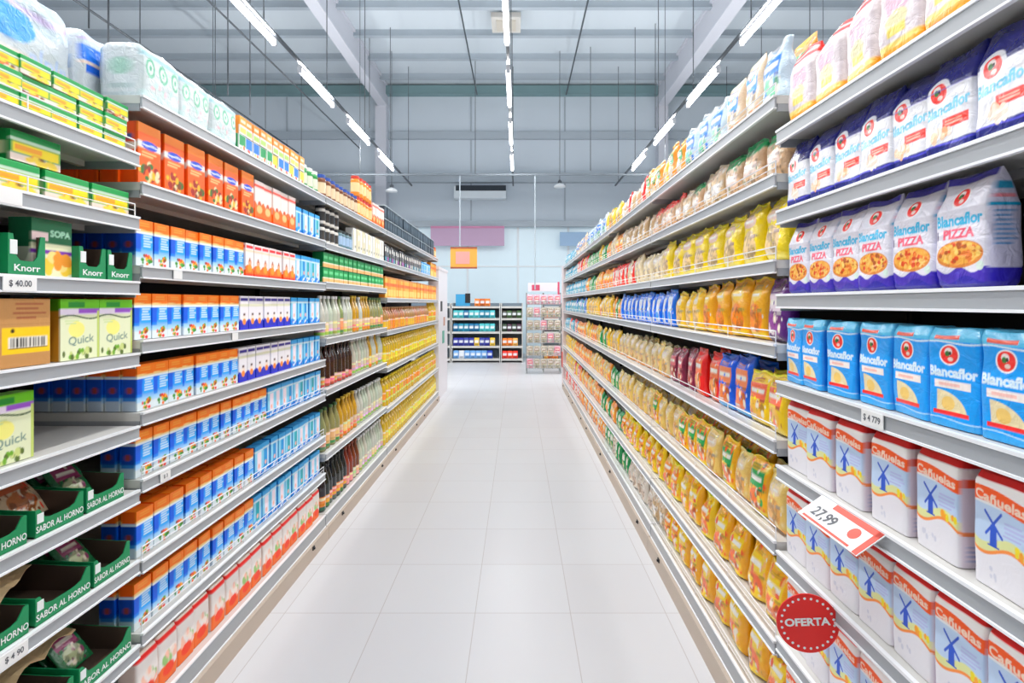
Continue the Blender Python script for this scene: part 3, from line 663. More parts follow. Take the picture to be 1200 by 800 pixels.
# on top of the carton shelving
row('L', ck, SH[0], LF[0], 1.70, 2.27, 'rollsmall', rows=1, tilt=.01)
row('L', ck, SH[0], LF[0], 2.28, 2.98, 'topbox', rows=2, tilt=.015)
row('L', ck, SH[0], LF[0]+.083, 2.28, 2.98, 'topboxo', rows=2, tilt=.015)
row('L', ck, SH[0], LF[0], 2.99, 3.22, 'jarg', layers=1)
put('rollbig', (XL-.31, 1.41, LN[0]+.002), ROT['L'], 'large white and blue paper roll pack behind the stacked stock boxes', None)
put('rollbig', (XL-.31, .93, LN[0]+.002), ROT['L'], 'second large roll pack, nearer the camera, on top of the soup rack', None)
put('rollmid', (XL-.30, 1.82, LF[0]+.002), ROT['L'], 'pale roll pack set behind the green-circled packs on the carton rack', None)

# ------------------------------------------------------------------ bottle shelving
bk = 'bottle rack'
row('L', bk, SH[0], L2[0], 3.27, 3.62, 'jarb', layers=1); row('L', bk, SH[0], L2[0], 3.62, 4.0, 'jarb', start=5+5)
row('L', bk, SH[0], L2[0], 4.0, 4.4, 'jaro', layers=2); row('L', bk, SH[0], L2[0], 4.4, 4.76, 'orange2')
row('L', bk, SH[1], L2[1], 3.27, 3.6, 'jarw', layers=2); row('L', bk, SH[1], L2[1], 3.6, 3.88, 'jarbl', layers=1); row('L', bk, SH[1], L2[1], 3.88, 4.75, 'creambox')
row('L', bk, SH[2], L2[2], 3.27, 4.75, 'greenbox', layers=2)
row('L', bk, SH[3], L2[3], 3.27, 3.9, ('clr','olive','gold')); row('L', bk, SH[3], L2[3], 3.9, 4.35, ('gold','clr'), start=20); row('L', bk, SH[3], L2[3], 4.35, 4.75, 'olive', start=30)
row('L', bk, SH[4], L2[4], 3.27, 3.88, 'vin', rows=1); row('L', bk, SH[4], L2[4], 3.88, 4.75, ('clr','clr','gold'))
row('L', bk, SH[5], L2[5], 3.27, 3.6, 'olive'); row('L', bk, SH[5], L2[5], 3.6, 4.0, 'gold'); row('L', bk, SH[5], L2[5], 4.0, 4.75, 'clr')
row('L', bk, 'bottom shelf', L2[6], 3.27, 3.75, 'blk'); row('L', bk, 'bottom shelf', L2[6], 3.75, 4.05, 'brn'); row('L', bk, 'bottom shelf', L2[6], 4.05, 4.75, 'clr')
# ------------------------------------------------------------------ oil shelving
ok_ = 'oil rack'
row('L', ok_, SH[0], L3[0], 4.79, 7.6, 'dark', layers=2)
row('L', ok_, SH[0], L3[0], 7.6, 7.82, 'jaro')
row('L', ok_, SH[1], L3[1], 4.79, 6.6, 'dark2'); row('L', ok_, SH[1], L3[1], 6.6, 7.3, 'teal'); row('L', ok_, SH[1], L3[1], 7.3, 7.82, 'cereal')
row('L', ok_, SH[2], L3[2], 4.79, 7.82, 'cereal')
row('L', ok_, SH[3], L3[3], 4.79, 7.2, 'tall'); row('L', ok_, SH[3], L3[3], 7.25, 7.82, 'oil2')
row('L', ok_, SH[4], L3[4], 4.79, 7.82, 'oil')
row('L', ok_, SH[5], L3[5], 4.79, 7.82, 'oil2')
row('L', ok_, 'bottom shelf', L3[6], 4.79, 7.82, 'oil')

# ------------------------------------------------------------------ pasta shelving
pk = 'pasta rack'
def seg(lv, *parts):
    y = YR+.015
    for key, y1 in parts:
        cnt = 1
        row('R', pk, SH[lv] if lv < 7 else 'bottom shelf', RFL[lv], y, y1, key, tilt=.1, jit=.01, start=1+starts.get(lv,0), rows=2 if (lv >= 4 and y < 3.4) or lv == 0 and y < 5 else 1, inset=.03)
        w = K[key if isinstance(key,str) else key[0]].size[0]*1.06; starts[lv] = starts.get(lv,0) + max(1, int((y1-y)/w+.35))
        y = y1
starts = {}
seg(0, (('b_top','bw_top','o_top'),2.1),(('bw_top','b_top'),2.6),(('o_top','ye_bag','tan_w'),3.4),(('tan_w','redw'),4.2),(('ye_bag','o_top'),4.9),('bw_top',6.2),('b_top',7.4),('teal_far',9.04))
seg(1, (('tan_g','tan_r'),2.1),(('tan_w','tan_g'),2.5),(('tan_r','tan_w'),3.2),(('tan_w','tan_r'),4.0),(('or_far','cream'),4.9),(('gr_pea','ye_bag'),6.2),(('redw','or_far'),7.3),('teal_far',9.04))
seg(2, ('y_bag',3.0),(('cream','tan_w'),3.6),(('redw','cream'),4.6),(('or_far','ye_bag'),5.6),(('gr_pea','or_far'),6.4),('teal_far',9.04))
seg(3, ('pur',1.76),('or_bag',2.35),('ye_bag',2.75),('bl_bag',4.2),(('gr_pea','or_far'),4.6),(('ye_bag','or_far'),6.3),(('teal_far','bl_bag'),9.04))
seg(4, ('yr_pasta',1.88),('bl_pasta',2.14),('red_pasta',2.45),('mar',2.85),(('be_pasta','be_snack'),4.3),(('ye_bag','be_pasta'),4.9),(('gr_pea','ye_bag'),5.4),(('or_far','ye_bag','be_snack'),7.3),(('teal_far','redw'),9.04))
seg(5, (('og_snack','be_snack'),2.7),(('be_snack','og_snack','be_pasta'),4.2),(('gr_pea','be_snack'),4.7),(('be_snack','or_far'),5.7),(('or_far','be_snack'),7.6),('ye_bag',9.04))
seg(6, (('or_twist','ye_twist'),2.7),(('ye_twist','or_twist'),4.2),(('gr_pea','or_far'),5.2),(('or_far','be_snack'),7.0),(('ye_bag','redw'),9.04))
seg(7, (('or_twist','ye_twist'),2.7),('ye_twist',2.95),(('wh_bean','tan_w'),3.9),(('gr_pea','wh_bean'),5.0),(('or_far','wh_bean'),7.0),('redw',9.04))

# ------------------------------------------------------------------ flour shelving
fk = 'flour rack'
def nearrow(lv, key, edges, sname, rot=0.02):
    kd = K[key]; w, d, h = kd.size
    for i, (a, b) in enumerate(edges):
        put(key, (XR+.02+d/2+R.uniform(0,.008), (a+b)/2, RN[lv]+.002), ROT['R']+R.uniform(-rot, rot),
            "%s, %s from pasta rack, flour rack's %s" % (kd.desc, ordw(i+1), sname), '%s on the %s of the flour rack' % (kd.plural, sname), var=i)
def edges(a0, a1, n): return [(a0+(a1-a0)*i/n, a0+(a1-a0)*(i+1)/n) for i in range(n)]
def eb(*v): return list(zip(v[:-1], v[1:]))
nearrow(0, 'fwhite', eb(1.57,1.44,1.31,1.18,1.05,.92,.79), 'top shelf', .12)
nearrow(1, 'fnavy', eb(1.58,1.46,1.34,1.235,1.13,1.045,.93,.815), 'second shelf')
put('pizza', (XR+.06, .755, RN[1]+.002), ROT['R'], 'pizza flour bag beside the navy-topped bags at the near end, second shelf')
nearrow(2, 'pizza', eb(1.575,1.465,1.355,1.245,1.135,1.025,.895), 'third shelf')
nearrow(2, 'pizza', [], 'third shelf')
put('pizza', (XR+.068, .775, RN[2]+.002), ROT['R']+.05, 'pizza flour bag standing apart at the near end, third shelf of the flour rack', var=1)
nearrow(3, 'fblue', eb(1.58,1.49,1.385,1.25,1.135,1.03,.925,.80), 'fourth shelf', .11)
nearrow(4, 'mill', eb(1.58,1.465,1.345,1.21,1.08,.95,.8,.69), 'fifth shelf', .05)
nearrow(5, 'mill', eb(1.58,1.47,1.36,1.25,1.135,1.02,.905,.79,.68), 'sixth shelf', .03)
nearrow(6, 'mill', eb(1.58,1.47,1.36,1.245,1.13,1.015,.90,.79), 'seventh shelf', .03)
nearrow(7, 'mill', eb(1.58,1.47,1.36,1.245,1.13,1.015,.90), 'bottom shelf', .03)

# ------------------------------------------------------------------ soup shelving, near the camera
sk = 'soup rack'
row('L', sk, SH[0], LN[0], 1.02, 1.63, 'stock', layers=3, rows=1, tilt=.01)
row('L', sk, SH[1], LN[1], 1.05, 1.64, 'stocklong', rows=2, tilt=.01)
put('stocklong', (XL-.07, 1.33, LN[1]+.081), ROT['L'], 'long green stock box lying on top of the front row, second shelf of soup rack')

M_TRAY = mat('green_tray_card', (12,140,85), .5, noise=.05, nscale=14)
M_TRAYIN = mat('tray_inside_card', (84,66,54), .7)
M_WTXT = mat('white_print', (235,240,238), .5)
def tray(y0, y1, z, label, words_, h=.07, cut=.04, d=.26, inset=.012):
    """open display tray: high ends, low scooped front"""
    w = y1-y0-.008
    t = thing('display_tray', label, 'tray', (XL-inset-d/2, (y0+y1)/2, z+.002), (0,0,PI/2), 'green display trays in the soup rack')
    m = MB(); th = .003
    m.box(-w/2, w/2, -d/2, d/2, 0, th, 1)
    # side walls sloping up to the back
    for sx in (-1, 1):
        x0 = sx*(w/2-th/2)
        for xx in (x0-th/2, x0+th/2): pass
        n = len(m.v)
        pts = [(-d/2,0),(-d/2,h),(-d/2+.04,h),(d/2,h*1.15),(d/2,0)]
        m.v += [(x0-th/2,y,zz) for y,zz in pts]+[(x0+th/2,y,zz) for y,zz in pts]
        k = len(pts)
        for i in range(k): j=(i+1)%k; m.f.append((n+i,n+j,n+k+j,n+k+i)); m.m.append(0)
        m.f.append(tuple(n+k-1-i for i in range(k))); m.m.append(0 if sx < 0 else 1); m.f.append(tuple(n+k+i for i in range(k))); m.m.append(1 if sx < 0 else 0)
    m.box(-w/2, w/2, d/2-th, d/2, 0, h*1.15, 1)
    # front: profile with a scooped middle
    n = len(m.v); pts = [(-w/2,0),(w/2,0),(w/2,h)]
    for i in range(9):
        u = i/8; pts.append((w/2-.012-(w-.024)*u, cut+(h-cut)*(abs(2*u-1))**6))
    pts.append((-w/2,h)); k = len(pts)
    m.v += [(x,-d/2-th,zz) for x,zz in pts]+[(x,-d/2,zz) for x,zz in pts]
    for i in range(k): j=(i+1)%k; m.f.append((n+i,n+j,n+k+j,n+k+i)); m.m.append(0)
    m.f.append(tuple(n+i for i in range(k))); m.m.append(0); m.f.append(tuple(n+2*k-1-i for i in range(k))); m.m.append(1)
    link('tray_body', m.mesh('tray_body', [M_TRAY, M_TRAYIN]), t)
    if words_:
        lt = letter_mesh('lettering', words_, .017, M_WTXT, .02, aspect=min(1.2, .86*w/(.017*.72*len(words_))))
        link('lettering', lt, t, (0, -d/2-th-.001, cut*.5))
    m = MB(); m.box(-w/2+.004, -w/2+.022, -d/2-th-.0012, -d/2-th, h*.5, h*.85); link('code_patch', m.mesh('code_patch', M_WTXT), t)
    return t
SAB = 'SABOR AL HORNO'
tray(1.455,1.60, LN[5], 'green tray of pouches at the far end, sixth shelf of the soup rack', SAB, .072)
tray(1.30,1.452, LN[5], 'green tray below the leaning food pouch, sixth shelf of the soup rack', SAB)
tray(1.13,1.285, LN[5], 'green tray nearer the camera than the leaning pouch, sixth shelf', SAB)
tray(1.48,1.625, LN[6], 'green tray of pouches at the far end, seventh shelf of the soup rack', SAB, .075)
tray(1.30,1.475, LN[6], 'empty green tray in the middle, seventh shelf of the soup rack', SAB, .072)
tray(1.12,1.29, LN[6], 'green tray by the price tag, seventh shelf of the soup rack', SAB)
tray(1.43,1.63, LN[7], 'green tray holding kraft paper and pouches, eighth shelf of soup rack', SAB, .072)
tray(1.22,1.42, LN[7], 'green tray under loose kraft paper, eighth shelf of the soup rack', SAB, .068)
tray(1.23,1.335, LN[2], 'empty green tray with low front, third shelf of the soup rack', 'Knorr', .1, .035, .22)
tray(1.43,1.53, LN[2], 'empty green tray beside the upright soup box, third shelf', 'Knorr', .09, .035, .22)
tray(1.53,1.635, LN[2], 'empty green tray at the far end, third shelf of the soup rack', 'Knorr', .09, .035, .22)
put('knorr', (XL-.06, 1.375, LN[2]+.002), ROT['L'], 'upright green and cream soup box between empty trays, third shelf')
# loose green carton standing behind the nearest tray
def a_plain(f, s, v): f.rect(0,1,0,1,(10,135,70)); f.rect(.1,.6,.1,.2,(150,210,170)); s.rect(0,1,0,1,(10,120,60))
add('plain','soup_box','box','plain green box','plain green boxes',.07,.14,.05,a_plain,prof_box,P_CARD,12,20)
put('plain', (XL-.06, 1.185, LN[2]+.002), ROT['L'], 'plain green box at the near end, third shelf of the soup rack')
put('kraft', (XL-.15, 1.23, LN[3]+.002), ROT['L'], 'brown cardboard box with a yellow barcode label on the fourth shelf')
put('quick', (XL-.045, 1.455, LN[3]+.002), ROT['L'], 'pale green instant soup box right beside the cardboard box', 'pale green instant soup boxes')
put('quick', (XL-.045, 1.585, LN[3]+.002), ROT['L'], 'pale green instant soup box at the far end of fourth shelf', 'pale green instant soup boxes')
put('quick', (XL-.05, 1.255, LN[4]+.002), ROT['L'], 'lone pale green soup box on the otherwise empty fifth shelf', 'pale green instant soup boxes')
# pouches in the trays
put('pouch', (XL-.10, 1.39, LN[5]+.02), ROT['L']+.1, 'big soup pouch with meat picture leaning over its green tray', None, 0, rx=-.75, sc=(.9,.9,.85))
for i, (y, lvl, dz) in enumerate([(1.53,5,.02),(1.2,5,.015),(1.55,6,.02),(1.19,6,.02),(1.53,7,.02),(1.3,7,.015)]):
    for q in range(3):
        put('pouchg', (XL-.09-q*.05, y+.01*q, LN[lvl]+dz), ROT['L']+R.uniform(-.15,.15),
            "green soup pouch, %s in the %s tray, soup rack's %s" % (['front one','one behind','backmost one'][q], ['far','near','far','near','far','near'][i], SH[lvl]), 'green soup pouches in trays', q, rx=-.7-.12*q, sc=(.9,.9,.9))
# crumpled kraft paper
def kraft_sheet(w, d, seed):
    g = np.random.RandomState(seed); n = 14; m = MB()
    zz = np.zeros((n+1, n+1))
    for k in range(8):
        ax, ay, ph = g.uniform(-9,9), g.uniform(-9,9), g.uniform(0,6)
        for i in range(n+1):
            for j in range(n+1): zz[i,j] += abs(math.sin(ax*i/n+ay*j/n+ph))*.007
    for i in range(n+1):
        for j in range(n+1): m.v.append((w*(i/n-.5), d*(j/n-.5), zz[i,j]+.03*math.sin(3*i/n)))
    for i in range(n):
        for j in range(n):
            a = i*(n+1)+j; m.f.append((a, a+n+1, a+n+2, a+1)); m.m.append(0)
    me = m.mesh('kraft_paper', mat('kraft_paper', (205,178,135), .7, noise=.08, nscale=30)); return me
def kraft_obj(loc, rot, w, d, seed, label):
    o = link('kraft_paper', kraft_sheet(w, d, seed), None, loc, rot)
    so = o.modifiers.new('thick', 'SOLIDIFY'); so.thickness = .002
    return tag(o, label, 'paper')
kraft_obj((XL-.16,1.38,LN[7]+.085), (.15,-.2,0), .2, .24, 3, 'crumpled kraft paper over the green trays, eighth shelf')
kraft_obj((XL-.14,1.24,LN[6]+.09), (.1,.1,.4), .2, .2, 5, 'folded kraft paper on the near tray, seventh shelf')

# ------------------------------------------------------------------ price tags and signs
M_TAG = mat('price_tag_card', (240,240,238), .4); M_INK = mat('price_tag_ink', (95,98,104), .5); M_RED = mat('sign_red', (236,28,20), .35)
M_REDINK = mat('sign_orange_red', (236,70,45), .4)
def price_tag(side, y, z, text, label, w=.06, h=.032):
    s = SG[side]; t = thing('price_tag', label, 'price tag', (XF[side]-s*.0045, y, z-.021), (0,0,ROT[side]))
    m = MB(); m.box(-w/2, w/2, -.001, .001, -h/2, h/2); link('card', m.mesh('card', M_TAG), t)
    if text: link('lettering', letter_mesh('lettering', text, h*.5, M_INK, .02, .9), t, (0,-.0016,0))
    return t
price_tag('L', 1.25, LN[2], '$ 40.00', 'white price tag on the third shelf rail of the soup rack', .085, .036)
price_tag('L', 1.235, LN[6], '$ 4 90', 'white price tag on the seventh shelf rail below a green tray', .07, .034)
price_tag('L', 1.765, LF[5], '$ 3', 'price tag on the rail under the wire-fronted cartons, sixth shelf', .05, .03)
price_tag('R', 1.15, RN[3], '$ 4 779', 'price tag on the rail beneath the sky blue flour bags', .07, .034)
price_tag('L', 2.2, LF[3], '', 'price tag under the orange-topped cartons, fourth shelf', .045, .03)
price_tag('L', 1.83, LF[2], '', 'price tag under the orange-topped cartons, third shelf', .045, .03)
price_tag('L', 1.22, LN[1], '', 'price tag on the second shelf rail under the long stock boxes', .07, .034)
# tilted promotional card: (X .80, z .998) to (.734,.952), y 1.108..1.34
t = thing('promotion_card', 'tilted white price card with red stripe jutting from the windmill flour shelf', 'price card', (.765, 1.224, .975), (0,0,0))
ang = math.atan2(.046, .066)
m = MB(); m.box(-.04,.04,-.116,.116,-.001,.001); c = link('card', m.mesh('card', M_TAG), t, rot=(0,-ang,0))
# red printed header and the figures
m = MB(); m.box(.022,.038,-.114,.05,.001,.0016); m.box(-.039,.038,-.114,-.098,.001,.0016); link('red_stripe', m.mesh('red_stripe', M_REDINK), c)
m = MB(); m.box(-.036,-.03,-.08,.1,.001,.0016); link('red_underline', m.mesh('red_underline', M_REDINK), c)
lt = letter_mesh('lettering', '27,99', .034, M_INK, .02, 1.0); lo = link('lettering', lt, c, (-.008, .045, .002)); lo.rotation_euler = (PI/2*-1, 0, -PI/2); 
lo.rotation_euler = Matrix(((0,0,1),(-1,0,0),(0,-1,0))).transposed().to_euler() if False else (0,0,0)
# letter plane local x -> -y (towards camera reads along the shelf), local z -> +x (up the slope)
lo.rotation_euler = Matrix(((0,0,1),(-1,0,0),(0,-1,0))).to_euler()
m = MB(); m.lathe([(.016,.001),(.016,.0018)], 16, (.0,-.06,0)); link('red_disc', m.mesh('red_disc', M_REDINK), c)
# round OFERTA flag
t = thing('offer_sign', 'round red OFERTA sign with white dotted rim clipped to the flour shelf rail', 'sign', (.735, 1.30, .688), (0,0,math.radians(-8)))
m = MB(); k = 64; rr = .0745; n = 0
m.v += [(rr*math.cos(2*PI*i/k), -.0015, rr*math.sin(2*PI*i/k)) for i in range(k)] + [(rr*math.cos(2*PI*i/k), .0015, rr*math.sin(2*PI*i/k)) for i in range(k)]
for i in range(k): j=(i+1)%k; m.f.append((i,k+i,k+j,j)); m.m.append(0)
m.f.append(tuple(range(k))); m.m.append(0); m.f.append(tuple(range(2*k-1,k-1,-1))); m.m.append(0)
link('disc', m.mesh('disc', M_RED), t)
m = MB()
for i in range(26):
    a = 2*PI*i/26; cx, cz = .063*math.cos(a), .063*math.sin(a); n = len(m.v)
    m.v += [(cx+.0034*math.cos(2*PI*q/8), -.0022, cz+.0034*math.sin(2*PI*q/8)) for q in range(8)]; m.f.append(tuple(n+q for q in range(8))); m.m.append(0)
link('dotted_rim', m.mesh('dotted_rim', M_WTXT), t)
lo = link('lettering', letter_mesh('lettering', 'OFERTA', .0205, M_WTXT, .04, 1.12), t, (-.001,-.0024,.004)); lo.rotation_euler = (0, math.radians(-7), 0)
m = MB(); m.box(.03,.07,-.001,.001,.02,.045); link('clip', m.mesh('clip', M_RAIL), t)

# ------------------------------------------------------------------ the hall
WY, CEIL = 14.2, 7.5
# floor with tile grout
m = MB(); m.quad((-17,-5,0),(17,-5,0),(17,WY+.5,0),(-17,WY+.5,0))
fm = bpy.data.materials.new('floor_tiles'); fm.use_nodes = True
nt = fm.node_tree; b = nt.nodes['Principled BSDF']
tc = nt.nodes.new('ShaderNodeTexCoord'); mp = nt.nodes.new('ShaderNodeMapping'); br = nt.nodes.new('ShaderNodeTexBrick')
TILE = .461
mp.inputs['Location'].default_value = (.207+TILE*10, -.635+TILE*20, 0)
br.offset = 0; br.inputs['Scale'].default_value = 1; br.inputs['Brick Width'].default_value = TILE; br.inputs['Row Height'].default_value = TILE
br.inputs['Mortar Size'].default_value = .0022; br.inputs['Mortar Smooth'].default_value = .3
br.inputs['Color1'].default_value = (*lin((213,213,215)),1); br.inputs['Color2'].default_value = (*lin((210,209,211)),1); br.inputs['Mortar'].default_value = (*lin((186,180,178)),1)
nt.links.new(tc.outputs['Object'], mp.inputs['Vector']); nt.links.new(mp.outputs['Vector'], br.inputs['Vector']); nt.links.new(br.outputs['Color'], b.inputs['Base Color'])
nz = nt.nodes.new('ShaderNodeTexNoise'); nz.inputs['Scale'].default_value = 3; rr_ = nt.nodes.new('ShaderNodeMapRange'); rr_.inputs['To Min'].default_value = .28; rr_.inputs['To Max'].default_value = .42
nt.links.new(tc.outputs['Object'], nz.inputs['Vector']); nt.links.new(nz.outputs['Fac'], rr_.inputs['Value']); nt.links.new(rr_.outputs['Result'], b.inputs['Roughness'])
struct('floor', m, fm)
M_CEIL = mat('ceiling_sheet', (202,212,219), .6, noise=.03, nscale=.5)
M_PURL = mat('purlin_steel', (168,179,188), .5, noise=.03, nscale=1)
M_WALL = mat('hall_wall_cladding', (200,211,220), .6, noise=.04, nscale=.7)
M_BEAM = mat('roof_beam_paint', (200,203,212), .5, noise=.02, nscale=1)
M_TEAL = mat('eaves_beam_paint', (118,148,152), .5)
m = MB(); m.box(-17,17,-5,WY+.5,CEIL,CEIL+.1); struct('ceiling', m, M_CEIL)
for i in range(13):
    y = 13.4-i*1.07
    if y < .5: break
    m = MB(); m.box(-17,17,y-.03,y+.03,CEIL-.13,CEIL); m.box(-17,17,y-.05,y+.06,CEIL-.145,CEIL-.13); struct('trim_%d' % (i+1), m, M_PURL)
m = MB(); m.box(-17,17,WY,WY+.2,3.75,CEIL); m.box(-17,-4.2,WY,WY+.2,0,3.75); m.box(4.2,17,WY,WY+.2,0,3.75); struct('wall_back', m, M_WALL)
m = MB(); m.box(-17.2,-17,-5,WY,0,CEIL); struct('wall_left', m, M_WALL)
m = MB(); m.box(17,17.2,-5,WY,0,CEIL); struct('wall_right', m, M_WALL)
m = MB(); m.box(-17,17,WY-.22,WY,CEIL-.28,CEIL-.05); struct('trim_21', m, M_TEAL)
m = MB(); m.box(-17,17,WY-.12,WY,6.02,6.22); struct('trim_22', m, M_PURL)
m = MB(); m.box(-17,17,WY-.16,WY,4.82,5.02); m.box(-17,17,WY-.2,WY,5.02,5.07); struct('trim_23', m, M_PURL)
m = MB(); m.box(-17,17,WY-.14,WY,3.6,3.76); struct('trim_24', m, M_PURL)
# panel joints on the back wall
for i, x in enumerate((-9,-6.4,-1.3,1.3,6.4,9)):
    m = MB(); m.box(x-.02,x+.02,WY-.02,WY,3.75,CEIL); struct('trim_%d' % (31+i), m, M_PURL)
# long beams along the hall and their columns
for nm, x0, x1 in (('trim_41',-3.8,-3.56),('trim_42',3.8,4.06)):
    m = MB(); m.box(x0+.05,x1-.05,-4,WY,6.92,CEIL); m.box(x0,x1,-4,WY,6.86,6.92); m.box(x0,x1,-4,WY,CEIL-.06,CEIL); struct(nm, m, M_BEAM)
for nm, x0, x1 in (('trim_43',-3.88,-3.58),('trim_44',3.82,4.08)):
    m = MB(); m.box(x0,x1,WY-.3,WY,0,6.86); struct(nm, m, M_BEAM)
# storefront windows, frosted panes with their own glow in place of daylight
M_PANE = mat('frosted_glowing_glass', (204,222,230), .3, emit=.2)
M_FRAME = mat('window_frame_aluminium', (226,234,238), .4)
xs = np.linspace(-4.2, 4.2, 7)
for i in range(6):
    t = link('window_%d' % (i+1), None, None, (0,WY+.05,0)); t['kind'] = 'structure'
    m = MB(); m.box(xs[i]+.03,xs[i+1]-.03,0,.02,.1,3.7); link('pane', m.mesh('pane', M_PANE), t)
    m = MB(); m.box(xs[i],xs[i]+.03,-.02,.03,0,3.75); m.box(xs[i+1]-.03,xs[i+1],-.02,.03,0,3.75); m.box(xs[i]+.03,xs[i+1]-.03,-.02,.03,0,.1); m.box(xs[i]+.03,xs[i+1]-.03,-.02,.03,2.5,2.54); link('window_frame', m.mesh('window_frame', M_FRAME), t)
# conduits running along the ceiling
for x, z, r_, lb in ((-1.12,7.2,.018,'thin dark conduit along the ceiling over the carton rack'),(1.32,7.2,.018,'thin dark conduit along the ceiling over the pasta rack'),(-6.0,5.6,.018,'thin dark cable run slanting past the top of the roll packs'),(-4.3,5.7,.015,'thin dark cable run beside the roof beam')):
    o = link('ceiling_conduit', MB().tube((x,.5,z),(x,WY-.2,z),r_,6).mesh('ceiling_conduit', mat('conduit', (70,78,84), .5))); tag(o, lb, 'conduit')

# ------------------------------------------------------------------ lamps
M_TUBE = mat('lamp_tube_glow', (250,250,255), .3, emit=9.)
M_HOUS = mat('lamp_housing', (228,230,234), .4); M_TRK = mat('lamp_track', (88,94,100), .4)
HL = 4.5
rows_ = [(-2.78,'over the carton rack'),(-.125,'over the middle of the aisle'),(2.55,'over the pasta rack'),(-5.5,'over the aisle beyond the carton rack'),(5.3,'over the aisle beyond the pasta rack')]
tube_me = MB().tube((0,-.57,-.035),(0,.57,-.035),.029,10).mesh('tube', M_TUBE, smooth=True)
hs = MB(); hs.box(-.02,.02,-.6,.6,0.0,.03); hs.box(-.025,.025,-.6,-.575,-.07,0.0); hs.box(-.025,.025,.575,.6,-.07,0.0); hous_me = hs.mesh('housing', M_HOUS)
LAMPW = 27.; UPW = 30.
for x, wh in rows_:
    t = thing('lighting_track', 'long dark lighting track hanging %s' % wh, 'lighting track', (x, 0, HL+.07))
    m = MB(); m.box(-.018,.018,-1,13.4,-.012,.02); link('rail', m.mesh('rail', M_TRK), t)
    for y in (1.9,3.75,5.6,7.45,9.3,11.15,13.0):
        link('suspension_wire', MB().tube((0,y,.02),(0,y,CEIL-HL-.07),.008,5).mesh('suspension_wire', M_TRK), t)
    for j, y in enumerate((-.3,1.55,3.4,5.25,7.1,8.95,10.8,12.65)):
        if y > 12 : continue
        t = thing('pendant_tube_lamp', '%s tube lamp from the near end, %s' % (ordw(j+1), wh), 'lamp', (x, y, HL), group='tube lamps')
        link('housing', hous_me, t); link('tube', tube_me, t)
        ld = bpy.data.lights.new('tube_light', 'AREA'); ld.shape = 'RECTANGLE'; ld.size = .06; ld.size_y = 1.14; ld.energy = LAMPW; ld.color = (1,.99,.985); ld.spread = PI
        lo = link('tube_light', ld, t, (0,0,-.072))
        lu = ld.copy(); lu.energy = UPW; link('tube_uplight', lu, t, (0,0,.035), (PI,0,0))
# two dish pendants
for px, py, lb in ((459,222,'small white dish lamp hanging beyond the black coffee boxes'),(656,217,'small white dish lamp hanging above the far end of the pasta rack')):
    Z = 12.2; x = (px-VX)*Z/F; z = CZ-(py-VY)*Z/F
    t = thing('pendant_dish_lamp', lb, 'lamp', (x, Z, z))
    m = MB().lathe([(.14,-.05),(.135,-.02),(.07,.03),(.03,.05)], 16); link('lamp_shade', m.mesh('lamp_shade', mat('dish_white', (240,244,246), .4), smooth=True), t)
    m = MB().lathe([(.05,.03),(.045,.1),(.015,.13)], 10); link('socket', m.mesh('socket', M_TRK), t)
    link('cord', MB().tube((0,0,.12),(0,0,CEIL-z),.008,5).mesh('cord', M_TRK), t)
# extra hanging cables seen against the ceiling
for i, (px, Z, y1, lb) in enumerate(((127,5.0,60,'taller of two cables over the roll packs'),(104,5.6,33,'shorter of two cables over the roll packs'),(267,6.5,112,'cable hanging behind the orange-topped boxes'),(293,6.9,135,'cable hanging past the far orange-topped boxes'),
      (433,11.5,150,'cable hanging in front of the roof beam'),(557,12.5,205,'cable hanging over the aisle left of centre lamps'.replace('left of centre lamps','on the carton rack side')),(692,12.0,200,'cable hanging over the aisle on the pasta rack side'),(768,11.0,150,'cable beside the pasta-side column'))):
    x = (px-VX)*Z/F; z = CZ-(y1-VY)*Z/F
    o = link('hanging_cable', MB().tube((0,0,0),(0,0,CEIL-z),.009,5).mesh('hanging_cable', M_TRK), None, (x,Z,z)); tag(o, 'thin dark '+lb, 'cable')
def W(px, py, Z): return ((px-VX)*Z/F, Z, CZ-(py-VY)*Z/F)
# square ceiling fixture above the centre lamps
x, y, z = W(590, 17, 8.6)
t = thing('ceiling_fixture', 'white square fixture above the middle lamp row', 'fixture', (x, 10.62, CEIL-.14)); m = MB(); m.box(-.3,.3,-.3,.3,-.1,0); link('housing', m.mesh('housing', mat('fixture_beige', (196,194,188), .6)), t); m = MB(); m.box(-.2,.2,-.2,.2,-.12,-.1); link('grille', m.mesh('grille', mat('grille_warm', (190,184,172), .6)), t)

# air unit on the back wall
a = W(532, 218, WY-.3); c = W(593, 232, WY-.3)
t = thing('air_conditioner', 'white wall air conditioner with dark slot above the pink banner', 'air conditioner', ((a[0]+c[0])/2, WY-.15, c[2]))
hw = (c[0]-a[0])/2; hh = a[2]-c[2]
m = MB(); m.box(-hw,hw,-.15,.15,0,hh); link('casing', m.mesh('casing', mat('ac_white', (232,240,244), .4)), t)
m = MB(); m.box(-hw+.05,hw,-.16,-.15,hh*.62,hh+.02); link('intake_slot', m.mesh('intake_slot', mat('ac_dark', (40,50,60), .5)), t)
a = W(505, 265, WY-.2); c = W(591, 288, WY-.2)
m = MB(); m.box(a[0],c[0],WY-.24,WY-.2,c[2],a[2],0); m.box(a[0],c[0],WY-.245,WY-.24,a[2]-.06,a[2],1)
o = link('wall_banner', m.mesh('wall_banner', [mat('banner_mauve', (190,160,188), .6), mat('banner_pink', (200,130,165), .6)])); tag(o, 'long pale mauve banner on the far wall above the windows', 'banner')
a = W(656, 272, WY-.2); c = W(690, 288, WY-.2)
m = MB(); m.box(a[0],c[0],WY-.24,WY-.2,c[2],a[2]); o = link('wall_banner', m.mesh('wall_banner', mat('banner_blue', (150,180,210), .6))); tag(o, 'pale blue banner on the far wall by the pasta rack', 'banner')
